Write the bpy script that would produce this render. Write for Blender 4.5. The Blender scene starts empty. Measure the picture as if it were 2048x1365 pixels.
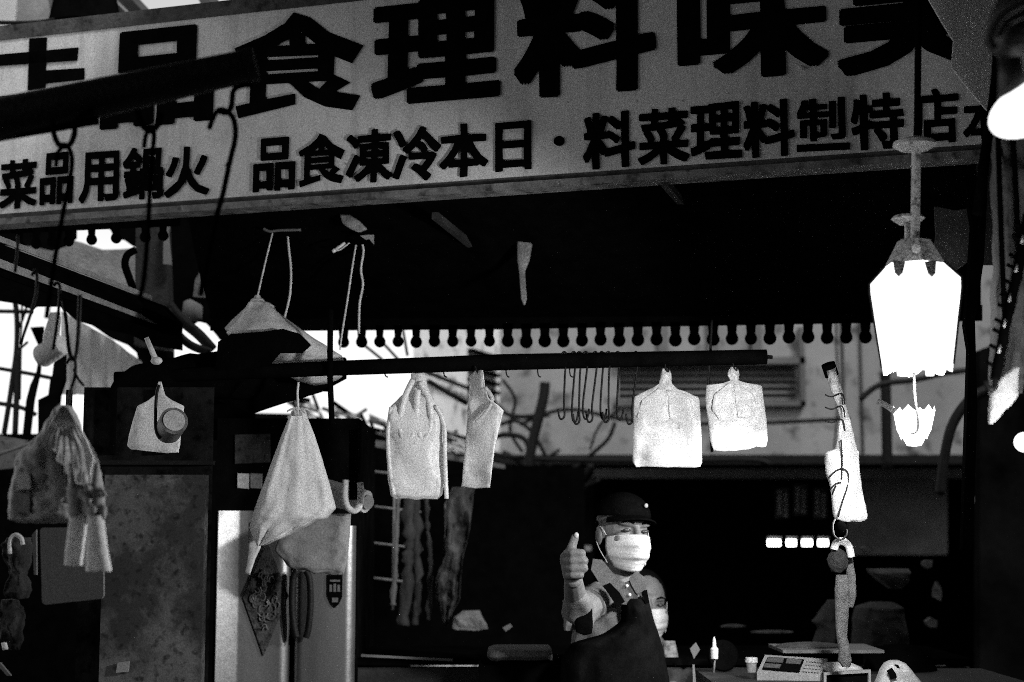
import bpy, bmesh, math, random
from math import radians, sin, cos, pi
from mathutils import Vector, Matrix, noise
random.seed(7)
SC = bpy.context.scene
COL = SC.collection

# ------------------------------------------------------------------ camera
F = 3200.0                     # focal length in photograph pixels (2048 wide)
PITCH = radians(6.77)
EYE = Vector((0, 0, 1.55))
cd = bpy.data.cameras.new('camera'); cam = bpy.data.objects.new('camera', cd); COL.objects.link(cam)
cam.location = EYE; cam.rotation_euler = (radians(90) + PITCH, 0, 0)
cd.sensor_width = 36; cd.lens = 36 * F / 2048; cd.clip_start = 0.05; cd.clip_end = 600
cd.dof.use_dof = True; cd.dof.focus_distance = 4.35; cd.dof.aperture_fstop = 2.5
SC.camera = cam

# ------------------------------------------------------------------ sky, sun, exposure
world = bpy.data.worlds.new('World'); SC.world = world; world.use_nodes = True
wn = world.node_tree; wn.nodes.clear()
sky = wn.nodes.new('ShaderNodeTexSky'); sky.sky_type = 'NISHITA'; sky.sun_disc = False
sky.sun_elevation = radians(52); sky.sun_rotation = radians(140); sky.dust_density = 1.5; sky.air_density = 1.2
bw = wn.nodes.new('ShaderNodeRGBToBW'); bg = wn.nodes.new('ShaderNodeBackground'); wo = wn.nodes.new('ShaderNodeOutputWorld')
wn.links.new(sky.outputs[0], bw.inputs[0]); wn.links.new(bw.outputs[0], bg.inputs[0]); wn.links.new(bg.outputs[0], wo.inputs[0])
bg.inputs[1].default_value = 0.15
sl = bpy.data.lights.new('sun', 'SUN'); sl.energy = 1.2; sl.angle = radians(12)
so = bpy.data.objects.new('sun', sl); COL.objects.link(so)
_d = Vector((sin(radians(140)) * cos(radians(52)), cos(radians(140)) * cos(radians(52)), sin(radians(52))))
so.rotation_euler = (-_d).to_track_quat('-Z', 'Y').to_euler(); so.location = (6, -8, 12)
vs = SC.view_settings
SC.display_settings.display_device = 'sRGB'
vs.view_transform = 'Standard'; vs.look = 'None'; vs.gamma = 1; vs.exposure = 0.6; vs.use_curve_mapping = False
SC.cycles.use_denoising = False          # the photograph is grainy
SC.cycles.use_adaptive_sampling = False
SC.cycles.filter_width = .9
SC.cycles.max_bounces = 6; SC.cycles.diffuse_bounces = 3; SC.cycles.sample_clamp_indirect = 4

# ------------------------------------------------------------------ helpers
def at(px, py, Y):
    x = (px - 1024) / F; z = -(py - 682.5) / F
    dy = cos(PITCH) - z * sin(PITCH); dz = sin(PITCH) + z * cos(PITCH)
    return Vector((x / dy * Y, Y, EYE.z + dz / dy * Y))
def m(px, Y): return px * Y / F

MATS = {}
def mat(name, c, rough=.65, var=.25, scale=9, bump=.15, metal=0, trans=0, speck=0, emit=0, spec=.4, alpha=0, streak=0, bscale=None, grime=0, blot=0):
    if name in MATS: return MATS[name]
    M = bpy.data.materials.new(name); M.use_nodes = True; t = M.node_tree; N = t.nodes; L = t.links
    b = N['Principled BSDF']; out = N['Material Output']
    b.inputs['Roughness'].default_value = rough; b.inputs['Metallic'].default_value = metal
    b.inputs['Specular IOR Level'].default_value = spec
    if spec < .1: b.inputs['IOR'].default_value = 1.01
    co = N.new('ShaderNodeTexCoord')
    n1 = N.new('ShaderNodeTexNoise'); n1.inputs['Scale'].default_value = scale; n1.inputs['Detail'].default_value = 6
    n1.inputs['Roughness'].default_value = .62
    src = co.outputs['Object']
    if streak:
        mp = N.new('ShaderNodeMapping'); mp.inputs['Scale'].default_value = (1, 1, streak)
        L.new(src, mp.inputs[0]); src = mp.outputs[0]
    L.new(src, n1.inputs['Vector'])
    r = N.new('ShaderNodeMapRange'); r.inputs[1].default_value = .3; r.inputs[2].default_value = .7
    r.inputs[3].default_value = c * (1 - var); r.inputs[4].default_value = c * (1 + var)
    L.new(n1.outputs[0], r.inputs[0]); val = r.outputs[0]
    if speck:
        n2 = N.new('ShaderNodeTexNoise'); n2.inputs['Scale'].default_value = speck; n2.inputs['Detail'].default_value = 3
        L.new(co.outputs['Object'], n2.inputs['Vector'])
        r2 = N.new('ShaderNodeMapRange'); r2.inputs[1].default_value = .30; r2.inputs[2].default_value = .46
        r2.inputs[3].default_value = .18; r2.inputs[4].default_value = 1
        L.new(n2.outputs[0], r2.inputs[0])
        mu = N.new('ShaderNodeMath'); mu.operation = 'MULTIPLY'; L.new(val, mu.inputs[0]); L.new(r2.outputs[0], mu.inputs[1]); val = mu.outputs[0]
    if grime:      # faint rain streaks and pin specks
        mp2 = N.new('ShaderNodeMapping'); mp2.inputs['Scale'].default_value = (22, 22, 1.1); L.new(co.outputs['Object'], mp2.inputs[0])
        for vec, sc_, lo_, hi_, dk in ((mp2.outputs[0], 1, .22, .5, .72), (co.outputs['Object'], 70, .24, .34, .45), (co.outputs['Object'], 5, .25, .5, .75)):
            n4 = N.new('ShaderNodeTexNoise'); n4.inputs['Scale'].default_value = sc_; n4.inputs['Detail'].default_value = 5; L.new(vec, n4.inputs['Vector'])
            r4 = N.new('ShaderNodeMapRange'); r4.inputs[1].default_value = lo_; r4.inputs[2].default_value = hi_; r4.inputs[3].default_value = dk; r4.inputs[4].default_value = 1
            L.new(n4.outputs[0], r4.inputs[0]); m4 = N.new('ShaderNodeMath'); m4.operation = 'MULTIPLY'; L.new(val, m4.inputs[0]); L.new(r4.outputs[0], m4.inputs[1]); val = m4.outputs[0]
    if blot:
        n6 = N.new('ShaderNodeTexNoise'); n6.inputs['Scale'].default_value = blot; n6.inputs['Detail'].default_value = 9; n6.inputs['Roughness'].default_value = .68; L.new(co.outputs['Object'], n6.inputs['Vector'])
        r6 = N.new('ShaderNodeMapRange'); r6.inputs[1].default_value = .44; r6.inputs[2].default_value = .56; r6.inputs[3].default_value = .25; r6.inputs[4].default_value = 1
        L.new(n6.outputs[0], r6.inputs[0]); m6 = N.new('ShaderNodeMath'); m6.operation = 'MULTIPLY'; L.new(val, m6.inputs[0]); L.new(r6.outputs[0], m6.inputs[1]); val = m6.outputs[0]
    if not emit:  # film grain put into the surface colour
        n5 = N.new('ShaderNodeTexNoise'); n5.inputs['Scale'].default_value = 260; n5.inputs['Detail'].default_value = 2; L.new(co.outputs['Object'], n5.inputs['Vector'])
        r5 = N.new('ShaderNodeMapRange'); r5.inputs[1].default_value = .3; r5.inputs[2].default_value = .7; r5.inputs[3].default_value = .68; r5.inputs[4].default_value = 1.25
        L.new(n5.outputs[0], r5.inputs[0]); m5 = N.new('ShaderNodeMath'); m5.operation = 'MULTIPLY'; L.new(val, m5.inputs[0]); L.new(r5.outputs[0], m5.inputs[1]); val = m5.outputs[0]
    cc = N.new('ShaderNodeCombineColor')
    for i in range(3): L.new(val, cc.inputs[i])
    L.new(cc.outputs[0], b.inputs['Base Color'])
    if bump:
        n3 = N.new('ShaderNodeTexNoise'); n3.inputs['Scale'].default_value = bscale or scale * 5; n3.inputs['Detail'].default_value = 4
        L.new(co.outputs['Object'], n3.inputs['Vector'])
        bp = N.new('ShaderNodeBump'); bp.inputs['Strength'].default_value = bump; bp.inputs['Distance'].default_value = .01
        L.new(n3.outputs[0], bp.inputs['Height']); L.new(bp.outputs[0], b.inputs['Normal'])
    if emit:
        b.inputs['Emission Color'].default_value = (1, 1, 1, 1); b.inputs['Emission Strength'].default_value = emit
    sh = b.outputs[0]
    if trans:
        tr = N.new('ShaderNodeBsdfTranslucent'); L.new(cc.outputs[0], tr.inputs[0])
        mx = N.new('ShaderNodeMixShader'); mx.inputs[0].default_value = trans
        L.new(sh, mx.inputs[1]); L.new(tr.outputs[0], mx.inputs[2]); sh = mx.outputs[0]
    if alpha:
        ta = N.new('ShaderNodeBsdfTransparent'); mx = N.new('ShaderNodeMixShader'); mx.inputs[0].default_value = alpha
        L.new(sh, mx.inputs[1]); L.new(ta.outputs[0], mx.inputs[2]); sh = mx.outputs[0]
    L.new(sh, out.inputs[0]); MATS[name] = M; return M

class MB:
    def __init__(s): s.v = []; s.f = []
    def add(s, vs_, fs):
        o = len(s.v); s.v += [tuple(v) for v in vs_]; s.f += [tuple(i + o for i in f) for f in fs]; return s
    def box(s, a, b):
        x0, y0, z0 = a; x1, y1, z1 = b
        vs_ = [(x, y, z) for z in (z0, z1) for y in (y0, y1) for x in (x0, x1)]
        return s.add(vs_, [(0, 2, 3, 1), (4, 5, 7, 6), (0, 1, 5, 4), (2, 6, 7, 3), (0, 4, 6, 2), (1, 3, 7, 5)])
    def bar(s, p, q, w, h, up=Vector((0, 0, 1))):
        p = Vector(p); q = Vector(q); d = (q - p).normalized()
        sd = d.cross(up)
        if sd.length < 1e-4: sd = Vector((1, 0, 0))
        sd.normalize(); u = sd.cross(d)
        vs_ = [e + sd * w / 2 * a + u * h / 2 * b for e in (p, q) for a, b in ((-1, -1), (1, -1), (1, 1), (-1, 1))]
        return s.add(vs_, [(3, 2, 1, 0), (4, 5, 6, 7), (0, 1, 5, 4), (1, 2, 6, 5), (2, 3, 7, 6), (3, 0, 4, 7)])
    def tube(s, pts, r, n=8, cap=True, jit=0):
        pts = [Vector(p) for p in pts]; k = len(pts)
        rs = r if isinstance(r, (list, tuple)) else [r] * k
        u = None; rings = []
        for i, p in enumerate(pts):
            d = (pts[min(i + 1, k - 1)] - pts[max(i - 1, 0)]).normalized()
            if u is None:
                u = d.cross(Vector((.13, 1, .21)))
                if u.length < .01: u = d.cross(Vector((1, 0, 0)))
            u = (u - d * u.dot(d)).normalized(); w = d.cross(u)
            for j in range(n):
                a = 2 * pi * j / n; rr = rs[i]
                q = p + (u * cos(a) + w * sin(a)) * rr
                if jit: q += (q - p) * jit * noise.noise(q * 30)
                rings.append(q)
        fs = [(i * n + j, i * n + (j + 1) % n, (i + 1) * n + (j + 1) % n, (i + 1) * n + j) for i in range(k - 1) for j in range(n)]
        if cap: fs += [tuple(range(n - 1, -1, -1)), tuple((k - 1) * n + j for j in range(n))]
        return s.add(rings, fs)
    def prism(s, pts, th, dr=Vector((0, 1, 0))):
        pts = [Vector(p) for p in pts]; n = len(pts); o = dr * th
        vs_ = pts + [p + o for p in pts]
        return s.add(vs_, [tuple(range(n)), tuple(range(2 * n - 1, n - 1, -1))] + [(i, n + i, n + (i + 1) % n, (i + 1) % n) for i in range(n)])
    def ell(s, c, r, n=14, k=10, R=None, cut=None):
        c = Vector(c); vs_ = []; fs = []
        lo = -1 if cut is None else cut
        for i in range(k + 1):
            ph = math.asin(lo) + (pi / 2 - math.asin(lo)) * i / k
            for j in range(n):
                a = 2 * pi * j / n
                v = Vector((r[0] * cos(ph) * cos(a), r[1] * cos(ph) * sin(a), r[2] * sin(ph)))
                if R: v = R @ v
                vs_.append(c + v)
        fs = [(i * n + j, i * n + (j + 1) % n, (i + 1) * n + (j + 1) % n, (i + 1) * n + j) for i in range(k) for j in range(n)]
        if cut is not None: fs.append(tuple(range(n - 1, -1, -1)))
        return s.add(vs_, fs)
    def lathe(s, c, prof, n=20, R=None):
        c = Vector(c); vs_ = []
        for r, z in prof:
            for j in range(n):
                v = Vector((r * cos(2 * pi * j / n), r * sin(2 * pi * j / n), z)); vs_.append(c + (R @ v if R else v))
        k = len(prof)
        return s.add(vs_, [(i * n + j, i * n + (j + 1) % n, (i + 1) * n + (j + 1) % n, (i + 1) * n + j) for i in range(k - 1) for j in range(n)])
    def capsule(s, p, r0, q, r1, n=12):
        p = Vector(p); q = Vector(q); d = (q - p); L = d.length; d = d / L
        pts = []; rs = []
        for a in (0.02, 30, 60): pts.append(p - d * r0 * cos(radians(a))); rs.append(r0 * sin(radians(a)) + .0005)
        for t in (0, .33, .66, 1): pts.append(p.lerp(q, t)); rs.append(r0 + (r1 - r0) * t)
        for a in (60, 30, .02): pts.append(q + d * r1 * cos(radians(a))); rs.append(r1 * sin(radians(a)) + .0005)
        return s.tube(pts, rs, n)
    def mesh(s, name):
        me = bpy.data.meshes.new(name); me.from_pydata(s.v, [], s.f); me.validate(); me.update(); return me
    def build(s, name, M, parent=None, smooth=False, weld=False):
        me = s.mesh(name); me.materials.append(M)
        if weld or smooth:
            bm = bmesh.new(); bm.from_mesh(me); bmesh.ops.remove_doubles(bm, verts=bm.verts, dist=1e-6)
            bmesh.ops.recalc_face_normals(bm, faces=bm.faces); bm.to_mesh(me); bm.free()
        else:
            bm = bmesh.new(); bm.from_mesh(me); bmesh.ops.recalc_face_normals(bm, faces=bm.faces); bm.to_mesh(me); bm.free()
        if smooth:
            me.polygons.foreach_set('use_smooth', [True] * len(me.polygons))
            if smooth == 'auto': me.set_sharp_from_angle(angle=radians(38))
        o = bpy.data.objects.new(name, me); COL.objects.link(o)
        if parent is not None: adopt(o, parent)
        return o
def adopt(o, parent):
    o.parent = parent
    w = Matrix.Translation(parent.location) if parent.type == 'EMPTY' else Matrix.Identity(4)
    o.matrix_parent_inverse = w.inverted()
def tag(o, label, cat, group=None, kind=None):
    if label: o['label'] = label
    if cat: o['category'] = cat
    if group: o['group'] = group
    if kind: o['kind'] = kind
    return o
def thing(name, loc, label, cat, group=None):
    o = bpy.data.objects.new(name, None); COL.objects.link(o); o.location = loc; o.empty_display_size = .05
    return tag(o, label, cat, group)
def struct(o): o['kind'] = 'structure'; return o
def copy_thing(src, delta, label=None, s=None):
    r = src.copy(); COL.objects.link(r); r.location = src.location + Vector(delta)
    if s: r.scale = (s, s, s)
    if label: r['label'] = label
    for ch in [c for c in bpy.data.objects if c.parent == src]:
        c = ch.copy(); COL.objects.link(c); c.parent = r
        for g in [q for q in bpy.data.objects if q.parent == ch]:
            d = g.copy(); COL.objects.link(d); d.parent = c
    return r
def plate(pts, Y, th=.01, mb=None):
    b = mb or MB()
    return b.prism([at(p[0], p[1], p[2] if len(p) > 2 else Y) for p in pts], th)
def wire(pts, Y, r, n=6, sub=6):
    P = [at(p[0], p[1], p[2] if len(p) > 2 else Y) for p in pts]
    return MB().tube(spline(P, sub), r, n)
def spline(P, sub=6):
    if len(P) < 3 or sub < 2: return P
    out = []
    for i in range(len(P) - 1):
        a = P[max(i - 1, 0)]; b = P[i]; c = P[i + 1]; d = P[min(i + 2, len(P) - 1)]
        for k in range(sub):
            t = k / sub
            out.append(.5 * ((2 * b) + (c - a) * t + (2 * a - 5 * b + 4 * c - d) * t * t + (3 * b - a - 3 * c + d) * t ** 3))
    out.append(P[-1]); return out
def pouch(rows, Y, depth, nr=44, nc=36, wr=.006, seed=0, flat=.6, folds=0, tilt=None, crease=0):
    """a hanging bag: rows (py, left px, right px[, depth factor]) lofted into a closed, wrinkled skin"""
    b = MB(); vs_ = []
    for i in range(nr + 1):
        t = i / nr * (len(rows) - 1); k = min(int(t), len(rows) - 2); f = t - k
        A, B = rows[k], rows[k + 1]
        py, l, r = [A[j] + (B[j] - A[j]) * f for j in range(3)]
        df = (A[3] if len(A) > 3 else 1) * (1 - f) + (B[3] if len(B) > 3 else 1) * f
        for j in range(nc):
            a = 2 * pi * j / nc
            ca = cos(a); ca = math.copysign(abs(ca) ** flat, ca)
            sa = math.copysign(abs(sin(a)) ** flat, sin(a))
            px = (l + r) / 2 + (r - l) / 2 * ca
            p = at(px, py, Y)
            n = noise.noise(Vector((px * .03 + seed * 7, py * .018, seed))) * wr * 1.6 + noise.noise(Vector((px * .09 + seed, py * .07 - seed, a))) * wr * .7
            if folds: n += folds * (sin(ca * 8 + seed + sin(py * .012 + seed)) + .5 * sin(ca * 15 + seed * 2 + py * .01)) * min(1, i / nr + .25)
            p.y += depth * df * sa + n
            if crease:
                an_ = math.atan2(px - (l + r) / 2, 30 + (i / nr) * (rows[-1][0] - rows[0][0])); tt_ = i / nr
                n += crease * (abs(sin(an_ * 9 + seed * 2)) + .5 * abs(sin(an_ * 17 + seed)) - .8) * math.exp(-((tt_ - .4) / .28) ** 2) + crease * .7 * noise.noise(Vector((px * .02, py * .05, seed)))
            if tilt: p.y += tilt * (px - (l + r) / 2) / max(20, (r - l) / 2)
            p.z += noise.noise(Vector((px * .05, seed, 3))) * m(5, Y) * (i / nr)
            vs_.append(p)
    fs = [(i * nc + j, i * nc + (j + 1) % nc, (i + 1) * nc + (j + 1) % nc, (i + 1) * nc + j) for i in range(nr) for j in range(nc)]
    fs += [tuple(range(nc)), tuple(nr * nc + j for j in range(nc - 1, -1, -1))]
    return b.add(vs_, fs)
def remesh(b, name, M, parent, vox=.004, smooth_it=4):
    me = b.mesh(name); o = bpy.data.objects.new(name, me); COL.objects.link(o)
    bm = bmesh.new(); bm.from_mesh(me); bmesh.ops.recalc_face_normals(bm, faces=bm.faces); bm.to_mesh(me); bm.free()
    r = o.modifiers.new('r', 'REMESH'); r.mode = 'VOXEL'; r.voxel_size = vox; r.use_smooth_shade = True
    s_ = o.modifiers.new('s', 'SMOOTH'); s_.iterations = smooth_it; s_.factor = .6
    dg = bpy.context.evaluated_depsgraph_get(); me2 = bpy.data.meshes.new_from_object(o.evaluated_get(dg))
    o.modifiers.clear(); o.data = me2; me2.name = name; me2.materials.clear(); me2.materials.append(M)
    if parent is not None: adopt(o, parent)
    return o

# ------------------------------------------------------------------ materials
black = mat('black_paint', .003, .7, .4, 12, .1, spec=.08)
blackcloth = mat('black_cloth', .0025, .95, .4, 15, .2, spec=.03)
iron = mat('blackened_iron', .008, .55, .4, 30, .25, spec=.2)
wirem = mat('dark_wire', .004, .5, .3, 40, .1, spec=.15)
darkgrey = mat('dark_grey_metal', .035, .5, .5, 6, .2)
rust = mat('stained_steel', .10, .5, .55, 7, .35, speck=45)
signw = mat('sign_face', .69, .6, .09, 2.0, .06, streak=.35, grime=.5)
signedge = mat('sign_edge', .16, .6, .6, 14, .2, speck=30)
ink = mat('sign_ink', .003, .6, .3, 20, .0, spec=.05)
plastic = mat('white_plastic_bag', .72, .38, .18, 5, .35, trans=.4, bscale=14, spec=.35)
paper = mat('white_cloth', .82, .8, .05, 10, .10, trans=.3, bscale=60)
greycloth = mat('grey_cloth', .28, .9, .12, 12, .25)
clearp = mat('clear_film', .55, .25, .25, 25, .5, trans=.5, alpha=.35)
steel = mat('brushed_steel', .33, .40, .3, 5, .08, metal=.75, streak=.15)
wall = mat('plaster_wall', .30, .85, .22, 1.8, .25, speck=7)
concrete = mat('concrete', .14, .85, .3, 3, .3)
skin = mat('skin', .16, .55, .12, 25, .12, bscale=160)
maskm = mat('mask_fabric', .58, .85, .03, 30, .1)
shirtm = mat('shirt_cloth', .17, .9, .12, 30, .25, bscale=220)
glass_lit = mat('lit_lamp_panel', .85, .4, .04, 10, 0, emit=1.3)
bulb = mat('glowing_bulb', .9, .4, 0, 10, 0, emit=1.5)
tubem = mat('glowing_tube', .9, .4, 0, 10, 0, emit=6)

# ------------------------------------------------------------------ setting: ground, plus unseen roof and walls added to block skylight
g = MB(); g.add([(-300, -300, 0), (300, -300, 0), (300, 300, 0), (-300, 300, 0)], [(0, 1, 2, 3)])
struct(g.build('ground', mat('asphalt', .05, .9, .35, 2, .4)))
struct(MB().box((-60, -40, -.2), (-3.3, 60, .004)).build('reflector_paving', mat('pale_paving', .45, .9, .2, 2, .2)))  # unseen pale paving added as a bright reflection for the fridge door
t = thing('added_roof', (0, -3, 3.5), 'dark corrugated roof added unseen above the viewer to shade the sign', 'roof')  # unseen, added to keep skylight off the sign and stall
b = MB()
xs = [-2.6 + i * .12 for i in range(80)]
vs_ = [(x, y, 3.5 + (.02 if i % 2 else 0)) for y in (-9, 99) for i, x in enumerate(xs)]
vs_ = [(x, (3.1 + 2.1 * min(1, max(0, (x + 2.2) / 1.6))) if y > 50 else y, z) for x, y, z in vs_]  # front edge slanted so the sign gets darker to the right
n = len(xs); b.add(vs_, [(i, i + 1, n + i + 1, n + i) for i in range(n - 1)])
b.build('roof_sheet', darkgrey, t)
for y in (-8, -5, -2, 1): MB().bar((-2.6, y, 3.42), (6.8, y, 3.42), .08, .12).build('rafter', iron, t)
t = thing('added_right_wall', (5.2, 0, 0), 'unseen dark wall added on the right to block skylight', 'wall')  # unseen, added as the closed side of the light enclosure
MB().box((5.0, -9, 0), (5.3, 13, 5.5)).build('wall', concrete, t)
t = thing('added_left_wall', (-2.9, -4, 0), 'unseen dark wall added on the left to narrow the light opening', 'wall')  # unseen, added so light enters only near the sign's left end
MB().box((-3.2, -9, 0), (-2.9, .6, 5.5)).build('wall', concrete, t)
t = thing('added_rear_wall', (0, -9.2, 0), 'unseen dark wall added behind the viewer to block frontal skylight', 'wall')  # unseen, added to cut frontal light from behind the camera
MB().box((-4, -9.4, 0), (5.3, -9.15, 6)).build('wall', concrete, t)

# back building: wall at Y=10
YB = 10.0
t = thing('back_building', (1.2, YB, 0), 'weathered grey plastered building behind the stall with a louvred opening', 'building')
z_led = at(1200, 915, YB).z
x0 = at(985, 0, YB).x
wl = at(1240, 735, YB - .12); wr_ = at(1600, 800, YB - .12)
# wall with louvre hole: four boxes
L_, R_, T_, B_ = wl.x, wr_.x, at(0, 722, YB).z, at(0, 802, YB).z
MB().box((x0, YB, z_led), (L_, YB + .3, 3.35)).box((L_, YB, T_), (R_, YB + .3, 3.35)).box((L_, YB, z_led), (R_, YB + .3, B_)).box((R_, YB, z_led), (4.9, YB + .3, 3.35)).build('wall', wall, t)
w = MB().box((L_, YB + .2, B_), (R_, YB + .22, T_)).build('louvre_opening', black, t)
for i in range(6):
    z = B_ + (T_ - B_) * (i + .5) / 6
    MB().bar((L_, YB + .05, z), (R_, YB + .05, z + .003), .07, .012, Vector((0, -.6, .8))).build('louvre_slat', concrete, t)
fr = MB()
for (a, c) in (((1232, 714), (1612, 728)), ((1232, 802), (1612, 812)), ((1598, 655), (1612, 812))):
    p = at(a[0], a[1], YB - .05); q = at(c[0], c[1], YB - .05); fr.box((p.x, YB - .05, q.z), (q.x, YB - .003, p.z))
fr.build('window_frame', concrete, t)
mf = MB()
for px in (1318, 1415, 1500):   # shutters panels above louvre
    p = at(px, 0, YB); mf.box((p.x - .03, YB - .03, at(0, 712, YB).z), (p.x + .03, YB - .003, 3.2))
mf.build('pilaster', concrete, t)
for px in (1665, 1700):
    p = at(px, 0, YB); MB().box((p.x, YB - .012, z_led + .02), (p.x + .015, YB - .003, 3.2)).build('wall_joint', darkgrey, t)
MB().box((x0 - .1, YB - .35, z_led - .055), (4.9, YB, z_led)).build('ledge', iron, t)
MB().box((x0 - .1, YB - .1, z_led - .13), (4.9, YB + .05, z_led - .075)).build('ledge_moulding', concrete, t)
# dark interior room under the ledge
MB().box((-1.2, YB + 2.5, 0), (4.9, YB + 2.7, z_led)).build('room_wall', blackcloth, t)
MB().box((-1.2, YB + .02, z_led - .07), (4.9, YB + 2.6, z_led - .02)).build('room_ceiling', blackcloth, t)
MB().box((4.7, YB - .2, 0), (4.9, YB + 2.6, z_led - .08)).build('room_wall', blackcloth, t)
# lower wall parts that catch a little light
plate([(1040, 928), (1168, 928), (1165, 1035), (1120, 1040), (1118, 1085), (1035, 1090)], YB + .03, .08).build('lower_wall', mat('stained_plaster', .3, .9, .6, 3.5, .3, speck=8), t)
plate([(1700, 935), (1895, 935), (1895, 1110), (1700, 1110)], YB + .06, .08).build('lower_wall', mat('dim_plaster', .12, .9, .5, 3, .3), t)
plate([(1168, 925), (1188, 925), (1188, 1200), (1168, 1200)], YB - .1, .1).build('door_post', black, t)
plate([(1035, 1090), (1182, 1092), (1182, 1102), (1035, 1100)], YB - .12, .05).build('shelf_edge', wall, t)
for (c0, r0) in (((1552, 985), 2), ((1588, 978), 2), ((1628, 985), 2)):
    q = plate([(c0[0], c0[1] - 8), (c0[0] + 26, c0[1] - 8), (c0[0] + 26, c0[1] + 52), (c0[0], c0[1] + 52)], YB + .3, .01).build('pierced_vent', darkgrey, t)
    for k in range(5):
        for j in range(2):
            p = at(c0[0] + 8 + j * 12, c0[1] + k * 10 + (j * 5), YB + .29)
            MB().ell(p, (.013, .01, .013), 8, 4).build('stud', wall, q)

# side building, angled, left
P0 = at(1000, 0, YB); P1 = at(640, 0, 7.6)
t = thing('side_building', (P1.x, P1.y, 0), 'pale sunlit side wall running back to the corner with slanted louvres', 'building')
zt = 3.3; zb = at(0, 868, 9.2).z
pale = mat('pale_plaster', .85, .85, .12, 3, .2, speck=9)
dx = (P0 - P1); dx.z = 0; nn = Vector((dx.y, -dx.x, 0)).normalized()
def sp(f, z, o=0): return Vector((P1.x + dx.x * f, P1.y + dx.y * f, z)) + nn * o
q0, q1 = .50, 1.0
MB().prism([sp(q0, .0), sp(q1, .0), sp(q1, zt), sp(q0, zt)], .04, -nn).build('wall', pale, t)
for i in range(5):
    z = at(0, 735, 9.3).z - i * .055 + .12
    MB().bar(sp(.78, z, .02), sp(.97, z, .02), .03, .022).build('louvre_slat', black, t)
for i in range(2):
    MB().bar(sp(.50, 2.42 - i * .3, .04), sp(.9, 2.36 - i * .3, .04), .02, .02).build('conduit', iron, t)

# pipes and cables on back wall
def cable(pts, Y, r, label, name='cable', cat='cable', M=wirem):
    return tag(wire(pts, Y, r).build(name, M, None, True), label, cat)
cable([(1090, 765), (1086, 800), (1062, 900), (1050, 1000), (1040, 1060)], 9.0, .03, 'thick dark downpipe slanting down the wall beside the corner', 'drainpipe', 'pipe', iron)
cable([(1040, 850), (1090, 828), (1150, 820), (1240, 838), (1330, 845), (1480, 848), (1700, 838)], 9.6, .012, 'dark cable sagging across the grey wall behind the S hooks')
cable([(1230, 845), (1215, 880), (1175, 915), (1150, 935), (1100, 955), (1060, 950)], 9.4, .012, 'thin cable curving down from the wall cable to the ledge')
cable([(1185, 930), (1150, 975), (1100, 985), (1040, 985)], 9.3, .015, 'sagging cable loop under the ledge beside the door post')
cable([(1200, 960), (1130, 990), (1080, 1020), (1030, 1015)], 9.2, .01, 'lower sagging cable loop under the ledge')
cable([(1540, 930), (1500, 920), (1300, 922), (1030, 915), (900, 880), (860, 868)], 9.1, .014, 'long black cable running along the ledge and up to the roof scrap')
cable([(1770, 745), (1772, 800), (1775, 940)], 9.0, .03, 'dark vertical pipe on the wall behind the lanterns', 'drainpipe', 'pipe', iron)
cable([(1720, 800), (1760, 770), (1830, 760), (1900, 745), (1975, 738)], 8.6, .016, 'dark pipe crossing the wall to the right of the lantern', 'wall_pipe', 'pipe', iron)
cable([(1985, 775), (1940, 800), (1905, 850), (1888, 920), (1880, 990)], 6.5, .022, 'black hose arching down from the hook at the right edge', 'hose', 'hose', iron)
cable([(1672, 640), (1673, 700), (1676, 800), (1668, 905)], 9.3, .006, 'thin vertical wire on the wall behind the bundle of film')

for k_, (pts, rr) in enumerate((([(1005, 760), (1030, 800), (1020, 860), (1045, 905)], .010), ([(985, 800), (1010, 826), (1040, 834), (1100, 830)], .014), ([(1000, 850), (1030, 842), (1060, 860), (1085, 900), (1100, 935)], .012),
        ([(980, 880), (1010, 870), (1050, 880), (1065, 930)], .016), ([(1180, 930), (1160, 960), (1120, 968), (1080, 1000), (1040, 1005)], .011), ([(1190, 950), (1150, 1000), (1110, 1030)], .009), ([(1120, 900), (1080, 930), (1062, 975), (1070, 1020)], .009),
        ([(1005, 905), (1040, 930), (1052, 980), (1045, 1040)], .018), ([(1240, 820), (1200, 850), (1180, 900)], .007), ([(1060, 1000), (1075, 1040), (1068, 1075)], .014))):
    cable(pts, 9.35 - .03 * k_, rr, ['thin cable dropping past the wall corner', 'dark pipe elbow at the wall corner', 'cable bowing right from the wall corner', 'thick cable bundle at the corner under the louvres', 'cable swag nearest the door post', 'short slanting cable left of the door post', 'cable strand crossing the downpipe', 'fat twisted cable hanging in the dark corner', 'thin wire joining the curved wall cable', 'cable stub at the bottom of the downpipe'][k_])

# ------------------------------------------------------------------ shop sign
ax = at(-60, 0, 5.08); bx = at(1962, 0, 4.1)
A = Vector((ax.x, ax.y, 0)); Bv = Vector((bx.x, bx.y, 0)); SD = (Bv - A).normalized(); SN = Vector((SD.y, -SD.x, 0)); SL = (Bv - A).length
def su(px, py):
    r = at(px, py, 1) - EYE
    tt = (A - EYE).dot(SN) / Vector((r.x, r.y, 0)).dot(SN)
    P = EYE + r * tt; return (Vector((P.x, P.y, 0)) - A).dot(SD), P.z
def sP(u, z, o=0): return A + SD * u + Vector((0, 0, z)) + SN * o
ub, zbot = su(1000, 381); _, ztop = su(200, 38)
t = thing('shop_sign', sP(SL / 2, zbot), 'long weathered pale signboard with large dark Chinese characters over the stall', 'sign')
MB().prism([sP(-.3, zbot), sP(SL, zbot), sP(SL, ztop), sP(-.3, ztop)], .06, -SN).build('board', signw, t)
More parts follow.
